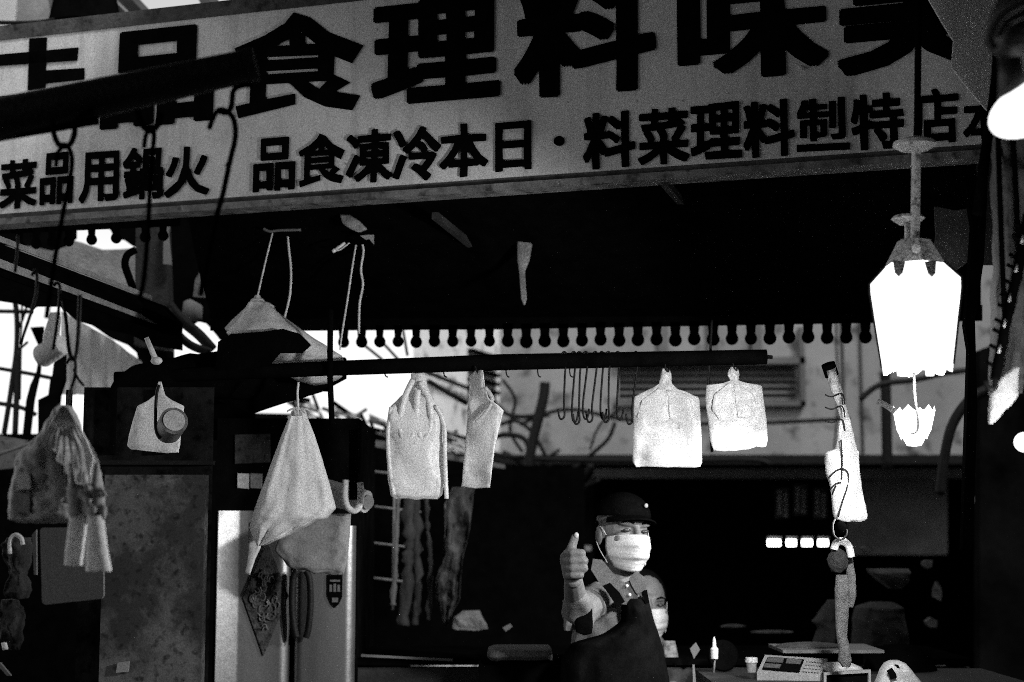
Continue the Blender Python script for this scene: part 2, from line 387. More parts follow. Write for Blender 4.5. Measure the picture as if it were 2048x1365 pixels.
MB().prism([sP(-.3, ztop - .035, .004), sP(SL, ztop - .035, .004), sP(SL, ztop + .012, .004), sP(-.3, ztop + .012, .004)], .07, -SN).build('frame', mat('sign_rust', .06, .8, .6, 18, .3, speck=30), t)
MB().prism([sP(-.3, zbot - .002, .012), sP(SL, zbot - .002, .012), sP(SL, zbot + .018, .012), sP(-.3, zbot + .018, .012)], .08, -SN).build('frame', signedge, t)
MB().prism([sP(-.3, zbot + .018, .002), sP(SL, zbot + .018, .002), sP(SL, zbot + .034, .002), sP(-.3, zbot + .034, .002)], .003, -SN).build('frame', mat('sign_dark_line', .05, .8, .7, 25, .1), t)
def glyph(ch, l, r, tp, bt, bold, name):
    c = bpy.data.curves.new('g', 'FONT'); c.body = ch; c.offset = .008; c.resolution_u = 3
    o = bpy.data.objects.new('g', c); COL.objects.link(o)
    dg = bpy.context.evaluated_depsgraph_get(); me = bpy.data.meshes.new_from_object(o.evaluated_get(dg))
    bpy.data.objects.remove(o)
    b0 = [(v.co.x, v.co.y) for v in me.vertices]; f0 = [tuple(p.vertices) for p in me.polygons]; bb_ = MB()
    for q in range(13):      # brush thickened strokes
        rr_ = bold * (0 if q == 0 else 1); a_ = q * pi / 6
        dx_ = max(-1, min(1, 1.3 * cos(a_))) * rr_; dy_ = max(-1, min(1, 1.3 * sin(a_))) * rr_ * .85
        bb_.add([(x + dx_, y + dy_, q * .00006) for x, y in b0], f0)
    me = bb_.mesh('g')
    X = [v.co.x for v in me.vertices]; Yv = [v.co.y for v in me.vertices]
    mx, Mx, my, My = min(X), max(X), min(Yv), max(Yv); cx = (l + r) / 2
    u0 = su(l, (tp + bt) / 2)[0]; u1 = su(r, (tp + bt) / 2)[0]; z1 = su(cx, tp)[1]; z0 = su(cx, bt)[1]
    for v in me.vertices:
        a = (v.co.x - mx) / (Mx - mx); bb = (v.co.y - my) / (My - my)
        jx = noise.noise(Vector((v.co.x * 4, v.co.y * 4, l))) * .006
        v.co = sP(u0 + (u1 - u0) * a + jx * .6, z0 + (z1 - z0) * bb + jx * .4, .0042 + v.co.z)
    me.materials.clear(); me.materials.append(ink); me.name = name
    o = bpy.data.objects.new(name, me); COL.objects.link(o); adopt(o, t)
SHI = [[(588, 26), (622, 36), (600, 68), (540, 100), (478, 118), (470, 98), (530, 72), (570, 48)], [(590, 26), (622, 36), (660, 66), (728, 92), (705, 128), (655, 108), (600, 62)],
       [(580, 68), (612, 66), (612, 92), (580, 94)], [(504, 96), (536, 94), (532, 212), (500, 216)], [(638, 88), (672, 86), (668, 162), (636, 164)],
       [(504, 96), (672, 86), (672, 110), (504, 117)], [(530, 122), (645, 115), (645, 138), (530, 144)], [(530, 150), (645, 143), (668, 162), (530, 170)],
       [(472, 214), (530, 200), (592, 188), (592, 210), (478, 238)], [(572, 160), (606, 156), (640, 180), (722, 192), (706, 222), (650, 214), (610, 196)], [(668, 150), (702, 166), (660, 192), (632, 186)]]
def shi(l, r, tp, bt, sl, name):
    b_ = MB()
    for k_, pl in enumerate(SHI):
        b_.prism([sP(*su(l + (x - 470) / 258 * (r - l), tp + (y - 26) / 214 * (bt - tp) + sl * 0), .0042 + .00005 * k_) for x, y in pl], .001, -SN)
    b_.build(name, ink, t)
shi(470, 728, 26, 240, 0, 'large_character'); shi(598, 691, 268, 377, 0, 'small_character')
for g_ in (('品', 203, 430, 58, 252), ('理', 744, 1002, -2, 205), ('料', 1030, 1314, -55, 190),
           ('味', 1355, 1658, -62, 158), ('美', 1672, 2000, -105, 142)):
    glyph(*g_, .034, 'large_character')
for g_ in (('菜', 0, 76, 320, 418), ('品', 82, 148, 306, 410), ('用', 160, 240, 304, 406), ('鍋', 247, 328, 295, 400), ('火', 330, 421, 294, 395),
           ('品', 508, 592, 277, 383), ('凍', 693, 786, 261, 366), ('冷', 786, 884, 254, 363),
           ('本', 880, 978, 248, 355), ('日', 992, 1064, 244, 343), ('料', 1167, 1272, 225, 338), ('菜', 1276, 1380, 218, 330),
           ('理', 1381, 1484, 207, 320), ('料', 1486, 1590, 201, 315), ('制', 1594, 1692, 197, 283), ('特', 1702, 1808, 188, 300),
           ('店', 1822, 1918, 178, 290), ('本', 1925, 2012, 190, 290)):
    glyph(*g_, .027, 'small_character')
def sq(pts, name, th=.003):
    MB().prism([sP(*su(p[0], p[1]), .0045) for p in pts], .002, -SN).build(name, ink, t)
sq([(1119 + 11 * cos(a), 283 + 10 * sin(a)) for a in [k * pi / 8 for k in range(16)]], 'dot')
sq([(1594, 291), (1700, 286), (1700, 300), (1594, 305)], 'small_character')
b = MB()
for pts in ([(60, 78), (95, 76), (92, 178), (57, 182)], [(-20, 112), (158, 96), (156, 122), (-20, 134)], [(92, 142), (170, 137), (170, 160), (92, 168)], [(-20, 196), (150, 182), (150, 206), (-20, 216)]):
    b.prism([sP(*su(*p), .0045) for p in pts], .002, -SN)
b.build('large_character', ink, t)
# bolt and peeled spot
MB().ell(sP(*su(1603, 137), .01), (.008, .008, .006), 8, 5).build('bolt', paper, t)

# clutter above the sign, top left: sheets, cone and girders against the sky
tag(plate([(-10, -40), (35, -40), (28, 55), (-10, 60)], 6.5, .02).build('roof_sheet', mat('pale_sheet', .75, .6, .1, 12, .2, trans=.5)), 'pale translucent roof sheet above the left end of the sign', 'roof sheet')
tag(plate([(32, -40), (125, -40), (118, 50), (28, 60)], 6.6, .02).build('roof_sheet', mat('mid_sheet', .30, .6, .3, 14, .2, trans=.3)), 'grey streaked roof sheet above the left end of the sign', 'roof sheet')
tag(MB().lathe(at(172, -10, 6.0), [(.001, .10), (.05, .09), (.12, -.02), (.14, -.13), (.12, -.15), (.001, -.15)], 20).build('vent_cowl', black, None, 'auto'), 'black cone shaped vent cowl above the sign', 'vent cowl')
for i, (a, c, w_, lab) in enumerate((((105, -30), (122, 60), .04, 'grey upright strut beside the vent cowl above the sign'), ((235, -20), (300, 50), .045, 'dark diagonal girder above the sign next to the vent cowl'), ((405, -20), (445, 50), .04, 'dark diagonal girder against the sky above the sign middle'), ((190, -30), (262, 40), .02, 'thin diagonal rod beside the vent cowl above the sign'))):
    tag(MB().bar(at(*a, 6.2), at(*c, 6.0), w_, w_ * 1.4).build('roof_girder', darkgrey if i in (1, 2) else concrete), lab, 'girder')
cable([(-20, 45), (60, 46), (120, 38), (160, 30)], 5.9, .008, 'thin black cable above the top left edge of the sign')

# ------------------------------------------------------------------ awning behind the sign
YV = 5.6
t = thing('awning', (at(1200, 655, YV)), 'black cloth awning with keyhole shaped tabs along its rear edge', 'awning')
fl = sP(su(330, 430)[0], zbot + .06, -.12); frt = sP(SL - .03, zbot + .06, -.12)
bl = at(425, 640, YV); br = at(1962, 628, YV)
b = MB(); gx, gy = 40, 10; vs_ = []
for j in range(gy + 1):
    for i in range(gx + 1):
        p = fl.lerp(frt, i / gx).lerp(bl.lerp(br, i / gx), j / gy)
        p.z += .012 * sin(i * 1.9) * sin(pi * j / gy) - .03 * sin(pi * j / gy); vs_.append(p)
b.add(vs_, [(j * (gx + 1) + i, j * (gx + 1) + i + 1, (j + 1) * (gx + 1) + i + 1, (j + 1) * (gx + 1) + i) for j in range(gy) for i in range(gx)])
b.build('awning_cloth', blackcloth, t, True)
pts = []
L0 = 615; R0 = 1962
def tab(cx, y, s=1, w=1.0):
    r = 12.2 * s; o = [(cx - 9.5 * s * w, y - 6), (cx - 7.5 * s * w, y + 17 * s)]
    for k in range(11):
        a = radians(145 + k * 25); o.append((cx + r * cos(a), y + 28 * s - r * sin(a)))
    o += [(cx + 7.5 * s * w, y + 17 * s), (cx + 9.5 * s * w, y - 6)]
    return o
b = plate([(420, 620), (1965, 610), (1965, 642), (1700, 647), (1000, 659), (700, 661), (606, 662), (420, 662)], YV, .006)
b.build('valance', blackcloth, t)
x = 687
k = 0
while x < 1955:
    y = 660 - (x - 640) * .0145 + random.uniform(-1.5, 1.5)
    s_ = .92 + .08 * random.random() + (.1 if x > 1000 else 0)
    if not (1755 < x < 1925):
        plate(tab(x, y, s_, .9 + .5 * random.random() if x < 900 else 1.1), YV, .005).build('valance_tab', blackcloth, t)
    x += 36.2 + (x - 687) * .0022; k += 1
for i, (cx, cy) in enumerate(((38, 466), (72, 463), (104, 460), (137, 458), (183, 455), (232, 452), (290, 450), (326, 447))):
    plate([(px_, py_ + 0) for px_, py_ in tab(cx, cy, .88)], 5.25, .005).build('valance_tab', blackcloth, t)
plate([(-10, 420), (360, 400), (360, 452), (-10, 468)], 5.26, .006).build('valance', blackcloth, t)
# rafters and hanging scraps under the awning
for a, c, lab in (((870, 425, 4.7), (1010, 545, 5.4), 'thin rafter faintly lit under the black awning, left one'), ((1330, 360, 4.4), (1420, 470, 5.3), 'thin rafter faintly lit under the black awning, right one')):
    tag(MB().bar(at(*a) - Vector((0, 0, .01)), at(*c), .02, .02).build('awning_rafter', darkgrey), lab, 'rafter')
tag(pouch([(420, 1028, 1062, .5), (455, 1034, 1070), (520, 1034, 1060), (545, 1038, 1050, .6), (600, 1042, 1054, .5), (612, 1047, 1050, .2)], 5.0, .012, 26, 16, .004, 3).build('plastic_strip', mat('dull_film', .25, .4, .3, 20, .3, trans=.3), None, True), 'torn grey plastic strip hanging under the black awning', 'plastic')
tag(pouch([(430, 680, 700, .3), (445, 684, 722), (458, 700, 735, .5), (466, 712, 718, .2)], 4.9, .012, 16, 14, .006, 5).build('knotted_plastic', mat('dull_film2', .4, .4, .3, 20, .3, trans=.3), None, True), 'knotted scrap of plastic where two cords are tied under the awning', 'plastic')
tag(plate([(720, 472), (735, 470), (748, 470), (748, 490), (738, 478), (732, 480)], 4.92, .004).build('plastic_tag', greycloth), 'small torn plastic tag beside the knotted cords', 'plastic')
tag(wire([(527, 458), (540, 463), (560, 461), (602, 460)], 5.0, .0045).build('crosspiece', concrete, None, True), 'short grey rod under the awning that two cords pass', 'rod')
cord = mat('pale_cord', .75, .7, .1, 30, .1)
for pts, r, lab in (([(553, 434), (548, 455), (532, 520), (515, 594)], .0042, 'thin pale cord holding the peak of the plastic wrapped lampshade'),
                    ([(577, 432), (575, 460), (578, 500), (582, 540), (580, 590), (568, 640)], .0058, 'pale limp cord hanging right of the lampshade cord'),
                    ([(714, 480), (707, 520), (695, 600), (684, 668), (680, 700)], .0048, 'slanting pale cord tied below the knotted plastic'),
                    ([(720, 480), (727, 500), (722, 540), (726, 570), (719, 610), (718, 668)], .006, 'wavy pale cord hanging beside the slanting one'),
                    ([(668, 502), (680, 500), (700, 485), (712, 474)], .004, 'short grey loop of cord beside the knotted plastic')):
    tag(wire(pts, 5.05, r * .6).build('cord', cord, None, True), lab, 'cord')
tag(wire([(668, 502), (690, 486)], 5.0, .005).ell(at(668, 502, 5.0), (.007,) * 3, 8, 6).build('pin_lamp', mat('pin', .8, .3, 0, 5, 0), None, True), 'small bright pin tip on the cord loop under the awning', 'pin')

# ------------------------------------------------------------------ hanger bar and hooks
YH = 4.8
t = thing('hanger_bar', at(1100, 725, YH), 'long black bar hung level under the awning holding plastic bags', 'bar')
b = MB(); b.tube([at(230, 757, YH), at(640, 738, YH), at(1000, 725, YH), at(1533, 714, YH)], [m(13, YH), m(15, YH), m(16.5, YH), m(15, YH)], 12)
b.build('bar', black, t, 'auto')
MB().tube([at(1533, 714, YH), at(1545, 715, YH)], m(4, YH), 8).build('end_pin', wirem, t)
tag(wire([(661, 620), (660, 740), (662, 800), (664, 850)], YH - .03, .009, 8).build('suspension_rod', black, None, True), 'vertical black rod crossing the bar beside the lampshade', 'rod')
tag(wire([(1424, 640), (1421, 700), (1416, 800), (1424, 905)], YH + .06, .004).build('suspension_wire', wirem, None, True), 'thin wire hanging between the two right plastic bags', 'wire')
# long S hooks
def shook(top, bot, Y, r, lab, flip=1, grp='long black S hooks on the bar'):
    (x0_, y0_), (x1_, y1_) = top, bot
    P = [(x0_ - 7, y0_ + 14), (x0_ - 7, y0_ + 3), (x0_, y0_ - 4), (x0_ + 4, y0_ + 6), (x0_ + 1, y0_ + 40), (x1_, y1_ - 30), (x1_ + 1, y1_ - 4), (x1_ + 6 * flip, y1_ + 3), (x1_ + 10 * flip, y1_ - 4), (x1_ + 12 * flip, y1_ - 18)]
    return tag(wire(P, Y, r, 6, 4).build('s_hook', wirem, None, True), lab, 'hook', grp)
xs_ = [(1129, 1128, 836), (1148, 1144, 842), (1159, 1158, 846), (1172, 1166, 836), (1191, 1184, 842), (1204, 1201, 836), (1217, 1217, 842), (1236, 1234, 838), (1272, 1264, 846)]
nth = ['leftmost', 'second from the left', 'third from the left', 'fourth from the left', 'fifth from the left', 'sixth from the left', 'seventh from the left', 'eighth from the left', 'rightmost']
for i, (a, c, yb) in enumerate(xs_):
    shook((a, 708), (c, yb), YH - .01 + (i % 3) * .006, .0032, 'long thin black S hook on the bar, ' + nth[i] + ' of the nine', 1 if i % 2 else -1)
for i, x in enumerate((770, 888, 1013, 1076, 1398, 1140)):
    tag(wire([(x, 735), (x - 1, 742), (x + 1, 752), (x + 6, 755)], YH, .0022, 5, 4).build('small_hook', wirem, None, True), 'tiny wire hook under the bar, ' + ['between the rod and the double bag', 'just left of the bright folded bag', 'just right of the bright folded bag', 'left of the row of long hooks', 'between the two right bags', 'among the long hooks'][i], 'hook', 'tiny wire hooks under the bar')

# hanging bags
def hookw(t_, x, y0, y1, Y):
    wire([(x - 3, y0), (x - 1, y0 + 6), (x + 1, y1 - 4), (x + 5, y1 + 2), (x + 8, y1 - 5)], Y, .0028, 5, 4).build('hook', wirem, t_, True)
brightened_bag = mat('brightened_bag', .96, .4, .05, 6, .2, trans=.3)  # same white film, made paler to offset lamp falloff on the left
def bag(rows, Y, d, lab, seed, M=plastic, hk=None, **k):
    t_ = thing('plastic_bag', at((rows[0][1] + rows[0][2]) / 2, rows[0][0], Y), lab, 'plastic bag', 'plastic bags hanging from the bar')
    pouch(rows, Y, d, seed=seed, **k).build('bag_film', M, t_, True)
    if hk: hookw(t_, *hk, Y - .01)
    return t_
right_bags = []
right_bags.append(bag([(738, 1324, 1338, .3), (748, 1322, 1342, .5), (768, 1318, 1344, .6), (776, 1305, 1352, .8), (788, 1278, 1378), (794, 1268, 1396), (800, 1267, 1400), (860, 1266, 1402), (900, 1265, 1404), (925, 1266, 1405), (934, 1272, 1400, .6)], YH, .013, 'squarish white plastic bag under the louvred window, larger of the two at right', 2, hk=(1331, 722, 742), wr=.010, flat=.5, crease=.016))
right_bags.append(bag([(735, 1462, 1470, .3), (742, 1456, 1477, .5), (752, 1454, 1478, .5), (762, 1460, 1476, .6), (767, 1446, 1496, .8), (772, 1412, 1524), (800, 1411, 1528), (840, 1416, 1533), (880, 1419, 1535), (893, 1424, 1532), (902, 1428, 1470, .5)], YH, .012, 'small creased white plastic bag nearest the right end of the bar', 5, hk=(1467, 722, 740), wr=.011, flat=.5, crease=.016))
t_ = bag([(748, 822, 850, .5), (775, 822, 856, .6), (795, 800, 866), (815, 780, 876, 1.1), (840, 776, 884, 1.2), (900, 772, 888), (960, 776, 890), (992, 782, 884, .8), (998, 790, 875, .5)], YH, .032, 'milky white plastic bag with long looped handles, left one on the bar', 9, hk=(828, 735, 750), wr=.012, crease=.014, M=brightened_bag)
for (pts, rr) in (([(826, 760), (808, 800), (800, 850), (810, 880), (826, 870), (832, 830), (836, 780)], .012), ([(840, 765), (858, 800), (862, 850), (848, 880), (836, 860), (833, 820)], .012), ([(872, 812), (888, 850), (890, 920), (893, 998)], .009), ([(782, 815), (776, 870), (780, 940), (788, 990)], .008)):
    wire(pts, YH - .03, rr * .75, 8).build('handle_loop', brightened_bag, t_, True)
t_ = thing('plastic_bag', at(965, 745, YH), 'bright white folded plastic bag hanging askew beside the long handled bag', 'plastic bag', 'plastic bags hanging from the bar')
pouch([(742, 950, 966, .4), (752, 938, 968, .5), (775, 938, 970), (800, 936, 978), (822, 934, 1008), (835, 934, 1004), (900, 929, 990), (945, 925, 984), (962, 924, 982, .7), (976, 922, 980, .4)], YH - .02, .012, seed=12, wr=.008, flat=.5, tilt=-.03).build('bag_film', brightened_bag, t_, True)
wire([(970, 775), (985, 800), (968, 830), (952, 845)], YH - .05, .006).build('fold', plastic, t_, True)
hookw(t_, 953, 732, 748, YH - .03)

for rows_, Yo, lab_ in (([(776, 1318, 1331, .5), (800, 1284, 1340), (835, 1274, 1343), (862, 1296, 1340, .8), (876, 1318, 1334, .4)], .016, 0), ([(780, 1333, 1346, .5), (800, 1336, 1380), (830, 1338, 1392), (848, 1342, 1376, .8), (858, 1344, 1360, .4)], .018, 0),
        ([(766, 1458, 1466, .5), (790, 1428, 1474), (820, 1424, 1476), (842, 1440, 1470, .6)], .016, 1), ([(768, 1468, 1478, .5), (790, 1470, 1508), (815, 1472, 1514), (836, 1476, 1500, .6)], .018, 1)):
    pouch(rows_, YH - Yo, .003, 20, 20, .004, len(rows_) + lab_, flat=.7, crease=.006).build('gusset_fold', plastic, right_bags[lab_], True)

# ------------------------------------------------------------------ plastic wrapped lampshade and boom
t = thing('wrapped_lampshade', at(560, 690, 5.05), 'cone shaped lampshade wrapped in clear plastic hanging by a cord', 'lamp')
R = Matrix.Rotation(radians(13), 4, 'Y')
pouch([(606, 498, 538, .3), (622, 490, 552, .5), (650, 470, 590, .8), (668, 455, 615), (690, 470, 650, .7), (712, 520, 684, .6), (735, 560, 692, .5), (755, 580, 684, .4), (768, 610, 655, .3)], 4.93, .12, 40, 40, .012, 4, flat=.9).build('plastic_wrap', mat('wrap_film', .95, .25, .2, 9, .5, trans=.3, alpha=.2, bscale=18), t, True)
MB().lathe(at(515, 655, 5.1), [(.02, .085), (.035, .08), (.085, .0), (.10, -.03), (.095, -.035), (.001, -.035)], 24, Matrix.Rotation(radians(14), 3, 'Y')).build('shade', paper, t, 'auto')
MB().lathe(at(515, 598, 5.1), [(.001, .012), (.008, .011), (.012, .003), (.022, -.004), (.024, -.012), (.001, -.013)], 16).build('cap', paper, t, 'auto')
MB().lathe(at(560, 730, 5.12), [(.001, .08), (.05, .075), (.16, .02), (.18, -.04), (.17, -.045), (.001, -.04)], 24, Matrix.Rotation(radians(14), 3, 'Y')).build('inner_reflector', blackcloth, t, 'auto')
t = thing('rolled_tarp', at(450, 740, 4.95), 'black rolled tarpaulin bulging over the dark cabinet below the lampshade', 'tarpaulin')
b = MB(); P = [at(222, 782, 4.7), at(262, 762, 4.75), at(320, 756, 4.82), at(400, 752, 4.9), at(480, 748, 5.0), at(560, 745, 5.1), at(620, 745, 5.15), at(660, 742, 5.2), at(684, 738, 5.2)]
b.tube(spline(P, 5), [m(x, 4.9) for x in [4 + 24 * min(1, i / 6) if i < 6 else (28 + (i - 6) * 1.9 if i < 25 else max(6, 64 - (i - 25) * 4.3)) for i in range(41)]], 20, jit=.1)
b.build('tarp_roll', blackcloth, t, True)
plate([(418, 770), (510, 780), (506, 880), (418, 880)], 5.32, .03).build('tarp_flap_and_fill', blackcloth, t)  # black plate added to cover a bright sky gap
plate([(430, 800), (500, 826), (560, 806), (640, 782), (690, 755), (690, 715), (480, 700), (360, 740)], 5.0, .05).build('tarp_flap_and_fill', blackcloth, t)

plate([(436, 684), (462, 668), (520, 664), (566, 658), (600, 668), (622, 690), (604, 706), (560, 706), (540, 730), (430, 748)], 4.78, .012).build('cone_dark_plate', blackcloth, t)  # black plate standing in for the dark lower half of the wrapped cone

# ------------------------------------------------------------------ foreground canopy pole with hooks
YP = 3.0
t = thing('canopy_pole', at(250, 175, YP), 'thick dark canopy pole slanting across the upper left in front of the sign', 'pole')
MB().tube([at(-60, 252, YP), at(506, 130, YP)], [m(46, YP), m(34, YP)], 24).build('pole', mat('dark_pole', .006, .5, .3, 20, .2, spec=.25), t, 'auto')
MB().tube([at(494, 133, YP), at(512, 129, YP)], [m(36, YP), m(35, YP)], 24).build('end_cap', iron, t, 'auto')
MB().bar(at(-60, 275, YP), at(195, 232, YP), .02, .03).build('rail', black, t)
grp = 'rope hooks on the canopy pole'
def ropehook(x, y, lab, kind):
    t_ = thing('rope_hook', at(x, y, YP), lab, 'hook', grp)
    r = m(6, YP)
    if kind == 0:
        wire([(x - 22, y - 30), (x - 20, y - 8), (x - 12, y + 14), (x, y + 22), (x + 14, y + 16), (x + 22, y - 4), (x + 24, y - 26), (x + 38, y - 42), (x + 60, y - 50)], YP - .03, r).build('upper_loop', black, t_, True)
        MB().ell(at(x, y + 20, YP - .035), (m(13, YP), m(9, YP), m(7, YP)), 12, 8).build('knot', black, t_, True)
        wire([(x - 15, y + 62), (x - 12, y + 38), (x - 2, y + 22), (x + 10, y + 24), (x + 17, y + 50), (x + 12, y + 90), (x, y + 150), (x - 18, y + 250), (x - 28, y + 320), (x - 34, y + 365)], YP - .04, r * .85).build('lower_hook', black, t_, True)
    elif kind == 1:
        wire([(x - 26, y - 36), (x - 18, y - 10), (x, y + 6), (x + 16, y - 8), (x + 22, y - 30)], YP - .03, r * 1.2).build('upper_loop', black, t_, True)
        MB().ell(at(x, y + 2, YP - .035), (m(15, YP), m(11, YP), m(10, YP)), 12, 8).build('knot', black, t_, True)
        wire([(x - 12, y + 40), (x - 8, y + 14), (x + 2, y + 2), (x + 8, y + 14), (x + 4, y + 60), (x, y + 120), (x - 4, y + 200), (x - 12, y + 300), (x - 22, y + 345)], YP - .04, r * .85).build('lower_hook', black, t_, True)
    else:
        wire([(x + 62, y - 52), (x + 40, y - 50), (x + 24, y - 40), (x + 20, y - 10), (x + 10, y + 4), (x - 6, y)], YP - .03, r * .95).build('upper_loop', black, t_, True)
        MB().ell(at(x, y, YP - .035), (m(13, YP), m(9, YP), m(8, YP)), 12, 8).build('knot', black, t_, True)
        wire([(x - 24, y + 34), (x - 14, y + 8), (x, y - 2), (x + 22, y + 12), (x + 28, y + 50), (x + 16, y + 105), (x + 2, y + 170), (x - 8, y + 205), (x - 28, y + 300), (x - 42, y + 370)], YP - .04, r * .95).build('lower_hook', black, t_, True)
        MB().ell(at(x + 14, y + 108, YP - .04), (m(7, YP),) * 3, 8, 6).build('knot', black, t_, True)
        MB().ell(at(x - 24, y + 34, YP - .04), (m(5, YP),) * 3, 8, 6).build('tip', black, t_, True)
ropehook(127, 272, 'black double hook on the canopy pole, leftmost, over the fourth small character', 0)
ropehook(300, 256, 'black double hook on the canopy pole, middle one of three', 1)
ropehook(443, 222, 'black double hook near the capped end of the canopy pole', 2)

# ------------------------------------------------------------------ left: beam, sheets, lattice
t = thing('steel_beam', at(180, 570, 4.5), 'dark steel beam with two pale flange edges slanting down at left', 'beam')
pf = mat('pale_flange', .3, .6, .3, 20, .2)
p0, p1 = at(-20, 505, 4.2), at(350, 640, 5.4)
MB().prism([at(-20, 480, 4.2), at(330, 612, 5.4), at(360, 645, 5.4), at(358, 672, 5.4), at(330, 668, 5.4), at(-20, 545, 4.2)], .05).build('web', black, t)
MB().prism([at(-20, 464, 4.14), at(300, 590, 5.3), at(300, 598, 5.3), at(-20, 476, 4.14)], .03).build('flange', pf, t)
MB().prism([at(-20, 510, 4.14), at(310, 640, 5.3), at(310, 648, 5.3), at(-20, 528, 4.14)], .03).build('flange', pf, t)
tag(plate([(-10, 536), (60, 568), (130, 590), (300, 650), (362, 672), (362, 700), (300, 690), (258, 668), (200, 655), (150, 640), (118, 612), (70, 612), (60, 618), (30, 606), (-10, 600)], 5.6, .03).build('tarp_edge', blackcloth), 'ragged black tarpaulin edge hanging under the slanting beam', 'tarpaulin')
tag(plate([(-10, 440), (110, 458), (150, 482), (162, 485), (205, 500), (240, 499), (276, 496), (276, 600), (150, 560), (-10, 510)], 6.6, .03).build('roof_sheet', mat('corrugated_dim', .22, .6, .35, 18, .5)), 'dull grey corrugated sheet behind the beam under the sign', 'roof sheet')
tag(plate([(-10, 440), (150, 440), (150, 475), (130, 490), (100, 500), (60, 490), (-10, 490)], 6.3, .03).build('dark_filler', blackcloth), 'dark ragged filler closing the sky behind the tabs at left', 'cloth')  # dark sheet added to keep bright sky out of this corner
tag(plate([(200, 440), (222, 462), (228, 476), (245, 478), (262, 490), (276, 494), (276, 440)], 6.2, .03).build('dark_filler', blackcloth), 'dark ragged filler trimming the small patch of sky', 'cloth')  # another added sheet, blocking sky around the gap
t = thing('upright_post', at(300, 520, 5.9), 'broad dark rusty upright post behind the hooks under the sign', 'post')
plate([(272, 430), (332, 430), (338, 600), (338, 700), (268, 690)], 5.9, .08).build('post', mat('dark_rust', .012, .7, .6, 20, .3, speck=40), t)
plate([(329, 440), (340, 438), (336, 470), (342, 530), (326, 528), (327, 480)], 5.85, .02).build('peeling_strip', concrete, t)
tag(plate([(330, 430), (470, 430), (470, 668), (440, 680), (424, 660), (410, 645), (392, 640), (372, 655), (358, 640), (336, 620)], 6.1, .05).build('dark_filler', blackcloth), 'black filler sheet behind the hoses left of the lampshade', 'cloth')  # added to hold the area behind the hoses black against the sky
tag(plate([(418, 478), (432, 484), (430, 540), (420, 596), (386, 594), (390, 560), (408, 530), (414, 500)], 5.95, .02).build('hanging_rag', mat('dim_rag', .12, .8, .4, 25, .4)), 'dim grey rag hanging left of the lampshade behind the hook', 'rag')
tag(plate([(436, 484), (451, 484), (450, 511), (438, 511)], 6.0, .01).build('sky_gap_glow', mat('slot', .9, .5, 0, 5, 0, emit=1.5)), 'small glowing plate standing in for a sky gap under the awning', 'sky gap')  # emissive plate painted as a bright gap
tag(MB().tube([at(374, 602, 5.9), at(384, 625, 5.9), at(400, 640, 5.88)], [.015, .045, .01], 14).build('lamp_housing', concrete, None, True), 'round grey lamp housing above the curved hose', 'lamp')
tag(wire([(272, 500), (255, 510), (250, 530), (258, 555), (266, 578)], 5.4, .013).build('hose', black, None, True), 'short black bent hose in front of the corrugated sheet', 'hose')
tag(wire([(338, 610), (362, 640), (398, 670), (425, 700)], 5.7, .02).build('hose', iron, None, True), 'thick dark hose curving down beside the lampshade', 'hose')
tag(wire([(334, 620), (350, 660), (380, 690), (420, 705)], 5.65, .015).build('hose', iron, None, True), 'lower dark hose curving towards the rolled tarpaulin', 'hose')
# translucent sheet behind
b = MB(); vs_ = []; nx, ny = 40, 6
for j in range(ny + 1):
    for i in range(nx + 1):
        px = 125 + 165 * i / nx; top = 632 + (px - 140) * .56 if px < 230 else 684 + (px - 230) * .75
        py = top + (790 - top) * j / ny; p = at(px, py, 6.4); p.y += .02 * sin(px * .19) + .01 * sin(px * .43); vs_.append(p)
b.add(vs_, [(j * (nx + 1) + i, j * (nx + 1) + i + 1, (j + 1) * (nx + 1) + i + 1, (j + 1) * (nx + 1) + i) for j in range(ny) for i in range(nx)])
tag(b.build('plastic_sheet', mat('ribbed_sheet', .62, .5, .18, 9, .3, trans=.55, streak=.2), None, True), 'grey ribbed translucent sheet above the dark cabinet', 'sheet')
tag(plate([(285, 760), (345, 740), (345, 690), (300, 650), (262, 640), (270, 690), (278, 730)], 6.6, .04).build('dark_filler', blackcloth), 'black sky gap filler right of the ribbed sheet', 'cloth')  # added black sheet that hides the sky behind
tag(plate([(150, 600), (270, 640), (330, 700), (330, 742), (300, 735), (280, 712), (255, 690), (220, 676), (190, 655), (150, 632)], 6.3, .04).build('dark_beam', black), 'ragged black beam edge above the ribbed translucent sheet', 'beam')
tag(MB().tube([at(293, 676, 4.5), at(312, 722, 4.5)], [.007, .009], 8).ell(at(313, 722, 4.5), (.017, .017, .012), 10, 6).build('plastic_spoon', paper, None, True), 'white plastic stick leaning on the rolled tarpaulin', 'stick')
